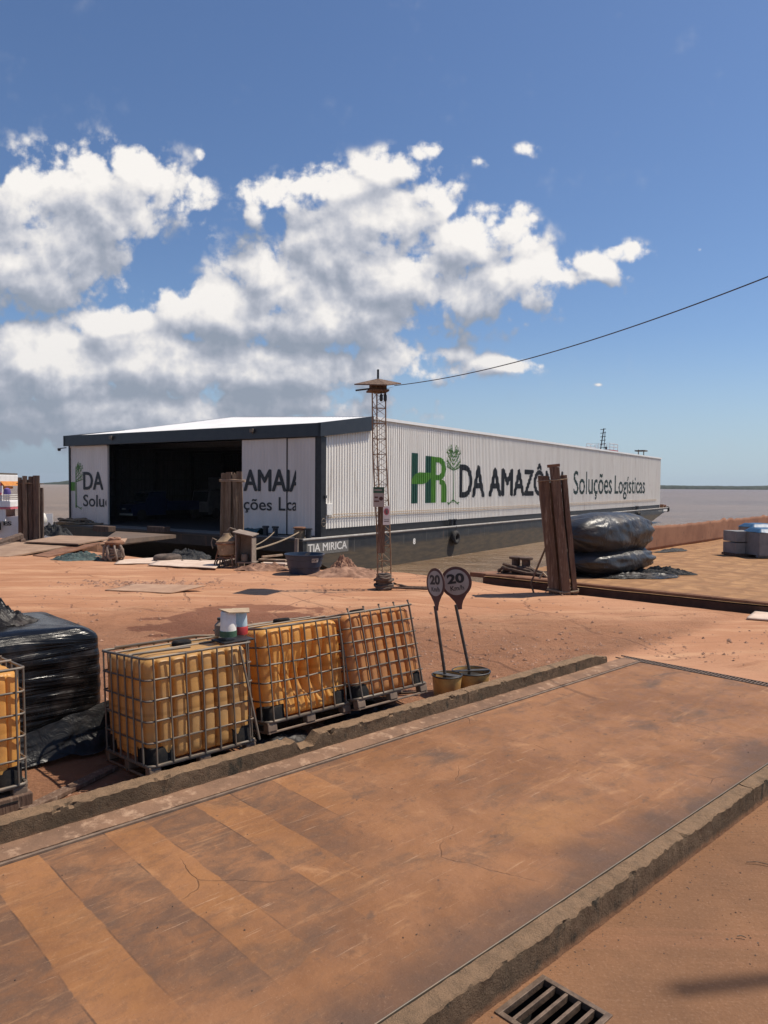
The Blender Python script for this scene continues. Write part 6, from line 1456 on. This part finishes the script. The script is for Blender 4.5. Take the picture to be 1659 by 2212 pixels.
# ------------------------------------------------------------------ white passenger boat at the far left
BD = 55.0
bt = thing('passenger_boat', 'white passenger boat with pink trim and dark letters, partly behind the dark timber piles', 'boat', (-29.5, BD, -2.9), math.radians(3))
def zz(y, D=BD): return GY(0, y/1.15732, D).z + 2.9
def xx(px): return GY(px/1.15732, 1210/1.15732, BD).x + 29.5
mb = MB(); zt, zb = zz(1293), 0.1
secs = []
for i in range(15):
    u = i/14; x = -14 + u*(xx(128)+14); w_ = 1.9*(1 - max(0, (u-.62)/.38)**2.2)+.03; rise = .55*max(0, u-.6)/.4
    secs.append([(x, -w_, zt - .25 + rise), (x - .2*(1-u), -w_*.72, zb), (x - .2*(1-u), w_*.72, zb), (x, w_, zt - .25 + rise)])
for s_ in secs: mb.v += s_
for i in range(14):
    for q in range(4): mb.f.append((i*4+q, i*4+(q+1)%4, (i+1)*4+(q+1)%4, (i+1)*4+q))
mb.f.append((0,1,2,3)); mb.f.append((56,57,58,59)); mb.build('hull', 'boatwhite', bt, smooth=True, angle=40)
mb = MB(); mb.box((-13,-1.75,zz(1266)),(xx(50),1.75,zz(1251))); mb.box((-13,-1.5,zz(1207)),(xx(22),1.5,zz(1187))); mb.build('upper_decks', 'boatwhite', bt, bevel=.04)
mb = MB(); mb.box((-13,-1.8,zz(1271)),(xx(51),1.8,zz(1266.5))); mb.box((-13,-1.55,zz(1214)),(xx(22.6),1.55,zz(1207.5))); mb.box((xx(17),-1.82,zz(1236)),(xx(29),-1.72,zz(1231))); mb.build('pink_trim', 'pink', bt)
mb = MB(); mb.box((-13,-1.6,zz(1186.5)),(xx(19),1.6,zz(1182.5))); mb.build('cabin_roof', 'steel', bt)
mb = MB(); mb.box((-13,-1.52,zz(1194)),(xx(17),-1.505,zz(1189))); mb.box((-13,-1.3,zz(1293)),(xx(16.5),1.3,zz(1272))); mb.build('cabin_window', 'greydust', bt)
mb = MB()
for px in (2, 24.5, 28): mb.box((xx(px)-.07,-1.7,zz(1252)),(xx(px)+.07,-1.6,zz(1214)))
for px in (18, 22, 28, 34): mb.box((xx(px)-.10,-1.75,zz(1300)),(xx(px)+.10,-1.6,zz(1270)))
mb.build('deck_post', 'boatwhite', bt)
mb = MB()
for y in (1236, 1241, 1246): mb.tube([(-13,-1.72,zz(y)),(xx(50),-1.72,zz(y)),(xx(50),1.72,zz(y))], .03, 5)
for px in range(-20, 52, 6): mb.tube([(xx(px),-1.72,zz(1251)),(xx(px),-1.72,zz(1235))], .03, 5)
mb.build('railing', 'whitepaint', bt)
mb = MB(); mb.add([(xx(22.6),-1.5,zz(1203)),(xx(31),-1.4,zz(1214)),(xx(30),-1.3,zz(1232)),(xx(26),-1.4,zz(1212)),(xx(22.6),1.5,zz(1203)),(xx(31),1.4,zz(1214))], [(0,1,3),(1,2,3),(0,4,5,1)]); mb.box((-13,-1.3,zz(1222)),(xx(12),1.3,zz(1215.5))); mb.build('orange_awning', 'orange', bt)
mb = MB()
for k, px in enumerate((-8, 0, 9, 36)): mb.lathe([(.22,0),(.26,.1),(.2,.42),(.05,.5)], 10, (xx(px), -1.3, zz(1236)))
M['violet'] = material('violet_cloth', (.10,.08,.28), (.16,.10,.30), 3, .4, .6, .8); mb.build('deck_bundles', 'violet', bt, smooth=True)
fit_text('ES', xx(36.5), xx(56), zz(1310), zz(1300), lambda x, z, d: (x, -1.98, z), 'lettering', 'letter', bt, bold=.05, thick=.01)
fit_text('E', xx(1.5), xx(6.5), zz(1204), zz(1198), lambda x, z, d: (x, -1.56, z), 'lettering', 'letter', bt, bold=.05)
mb = MB(); 
for px in (8, 20, 110): mb.lathe([(.18,0),(.18,.55)], 10, (xx(px), -1.7, zz(1322)))
mb.build('deck_bitts', 'black', bt, smooth=True)
mb = MB(); mb.lathe([(.35,0),(.45,.25),(.30,.7),(.1,.85)], 12, (xx(112), -1.0, zz(1306))); mb.build('white_bundle', 'whitepaint', bt, smooth=True)

# ------------------------------------------------------------------ unseen beam and post added out of frame for the lower right soft shadow
hs_ = 13.0; off = Vector((SV.x, SV.y, 0)) * (hs_ / SV.z)
sa = G(1452, 2141) + off; sb_ = G(1800, 2100) + off
cb = bpy.data.objects.new('shadow_caster', None); C.objects.link(cb); cb['kind'] = 'structure'
mb = MB(); mb.tube([(sa.x, sa.y, hs_), (sb_.x, sb_.y, hs_)], .05, 8); mb.tube([(sb_.x, sb_.y, hs_ + .05), (sb_.x, sb_.y, 0)], .06, 8); mb.build('beam', 'steel', cb)

# ------------------------------------------------------------------ grit, clods and litter on the ground
def lumps(name, label, n, fn, smin, smax, mt, seed):
    rnd = random.Random(seed); mb = MB()
    for k in range(n):
        p = fn(rnd)
        if p is None: continue
        r = smin + (smax - smin) * rnd.random() ** 3.5; a = rnd.random() * 6.28; q = []
        for (x, y, z) in ((1,0,.2),(.3,.9,.3),(-.8,.5,.2),(-.7,-.6,.25),(.4,-.9,.2),(0,0,1)):
            j = rnd.uniform(.7, 1.3) * r; q.append((p[0] + (x*math.cos(a)-y*math.sin(a))*j, p[1] + (x*math.sin(a)+y*math.cos(a))*j, p[2] - .2*r + z*j*.8))
        mb.add(q, [(0,1,5),(1,2,5),(2,3,5),(3,4,5),(4,0,5)])
    o = mb.build(name, mt, recalc=False); return tag(o, label, kind='stuff')
def yard_pt(r):
    x, y = r.uniform(-9, 12), 8 + 15 * r.random() ** 1.4
    p = Vector((x, y, 0)); s, n = p.dot(K), p.dot(NN)
    if (n < 6.35 and s < 11.6) or side(x, y)[0] < .4 or abs(x) > y * .62: return None
    if nz((x*.5, y*.5, 3), 1) < -.1 and r.random() < .8: return None
    return (x, y, yard_h(x, y, s, n))
lumps('yard_gravel', 'small soil clods and gravel scattered over the red yard', 5200, yard_pt, .006, .05, 'dust', 3)
def heap_pt(r):
    x = r.gauss(-6.4, 1.1); y = r.gauss(20.6, .35); p = Vector((x, y, 0)); return (x, y, yard_h(x, y, p.dot(K), p.dot(NN)))
lumps('soil_clods', 'patch of broken soil clods behind the thin warped board', 420, heap_pt, .02, .10, 'dust', 13)
def front_pt(r):
    x, y = r.gauss(2.6, 2.2), r.gauss(12.4, 1.0); p = Vector((x, y, 0)); s, n = p.dot(K), p.dot(NN)
    if n < 6.35 and s < 11.6: return None
    return (x, y, yard_h(x, y, s, n))
lumps('soil_clods', 'loose soil clods on the yard behind the speed signs', 1300, front_pt, .008, .045, 'dust', 14)
def curb_pt(r):
    s = r.uniform(0, 11); n = 6.3 + .5*r.random()**2; p = SN(s, n); return (p.x, p.y, yard_h(p.x, p.y, s, n))
lumps('kerb_gravel', 'crumbs of concrete and soil behind the left kerb', 900, curb_pt, .006, .035, 'dust', 4)
def deck_pt(r):
    s = r.uniform(1, 11); n = 2.8 + 2.9*r.random()
    if nz((s*.8, n*.8, 9), 1) < .12 and r.random() < .85: return None
    p = SN(s, n, .014); return tuple(p)
lumps('deck_grit', 'fine grit on the weighbridge deck', 900, deck_pt, .002, .009, 'wood_dark', 5)
def foot_pt(r):
    s = r.uniform(1.5, 10.4); p = SN(s, 6.02 - .05*r.random()**2, .035); return tuple(p)
lumps('footing_grit', 'crumbs along the foot of the left kerb', 700, foot_pt, .003, .012, 'dust', 6)
def rail_pt(r):
    s = r.uniform(2.5, 9); p = SN(s, 2.72 + .09*r.random(), .0); return (p.x, p.y, .005)
def right_pt(r):
    s = r.uniform(2.8, 8); p = SN(s, 2.39 - .8*r.random()**2.5, .0)
    if GS0 - .03 < s < GS1 + .03 and p.dot(NN) < GN1 + .02: return None
    return (p.x, p.y, .0)
lumps('right_gravel', 'grit along the foot of the right kerb', 800, right_pt, .002, .009, 'wood_dark', 7)
mb = MB(); rr_ = random.Random(12)
for (x, y, l) in ((1612,1862,.16),(1592,2022,.05)):
    a = G(x, y, .012); mb.tube([a, a + Vector((l*.5, -.03*l, .006)), a + Vector((l, -.25*l, .0))], .0035, 5)
tag(mb.build('dry_twigs', 'wood_tan'), 'few dry twigs lying on the ground right of the mossy kerb', kind='stuff')

# ------------------------------------------------------------------ river haze
hz_ = bpy.data.materials.new('river_haze'); hz_.use_nodes = True; t = hz_.node_tree
for n_ in list(t.nodes):
    if n_.type == 'BSDF_PRINCIPLED': t.nodes.remove(n_)
pv = nd(t, 'ShaderNodeVolumePrincipled', {'Color': (.72, .80, .90, 1), 'Density': .00006})
t.links.new(pv.outputs[0], t.nodes['Material Output'].inputs['Volume'])
mb = MB(); mb.box((-6100, -210, -8), (6100, 5100, 60))
M['haze'] = hz_; tag(mb.build('haze', 'haze'), 'thin bluish haze over the river', kind='stuff')
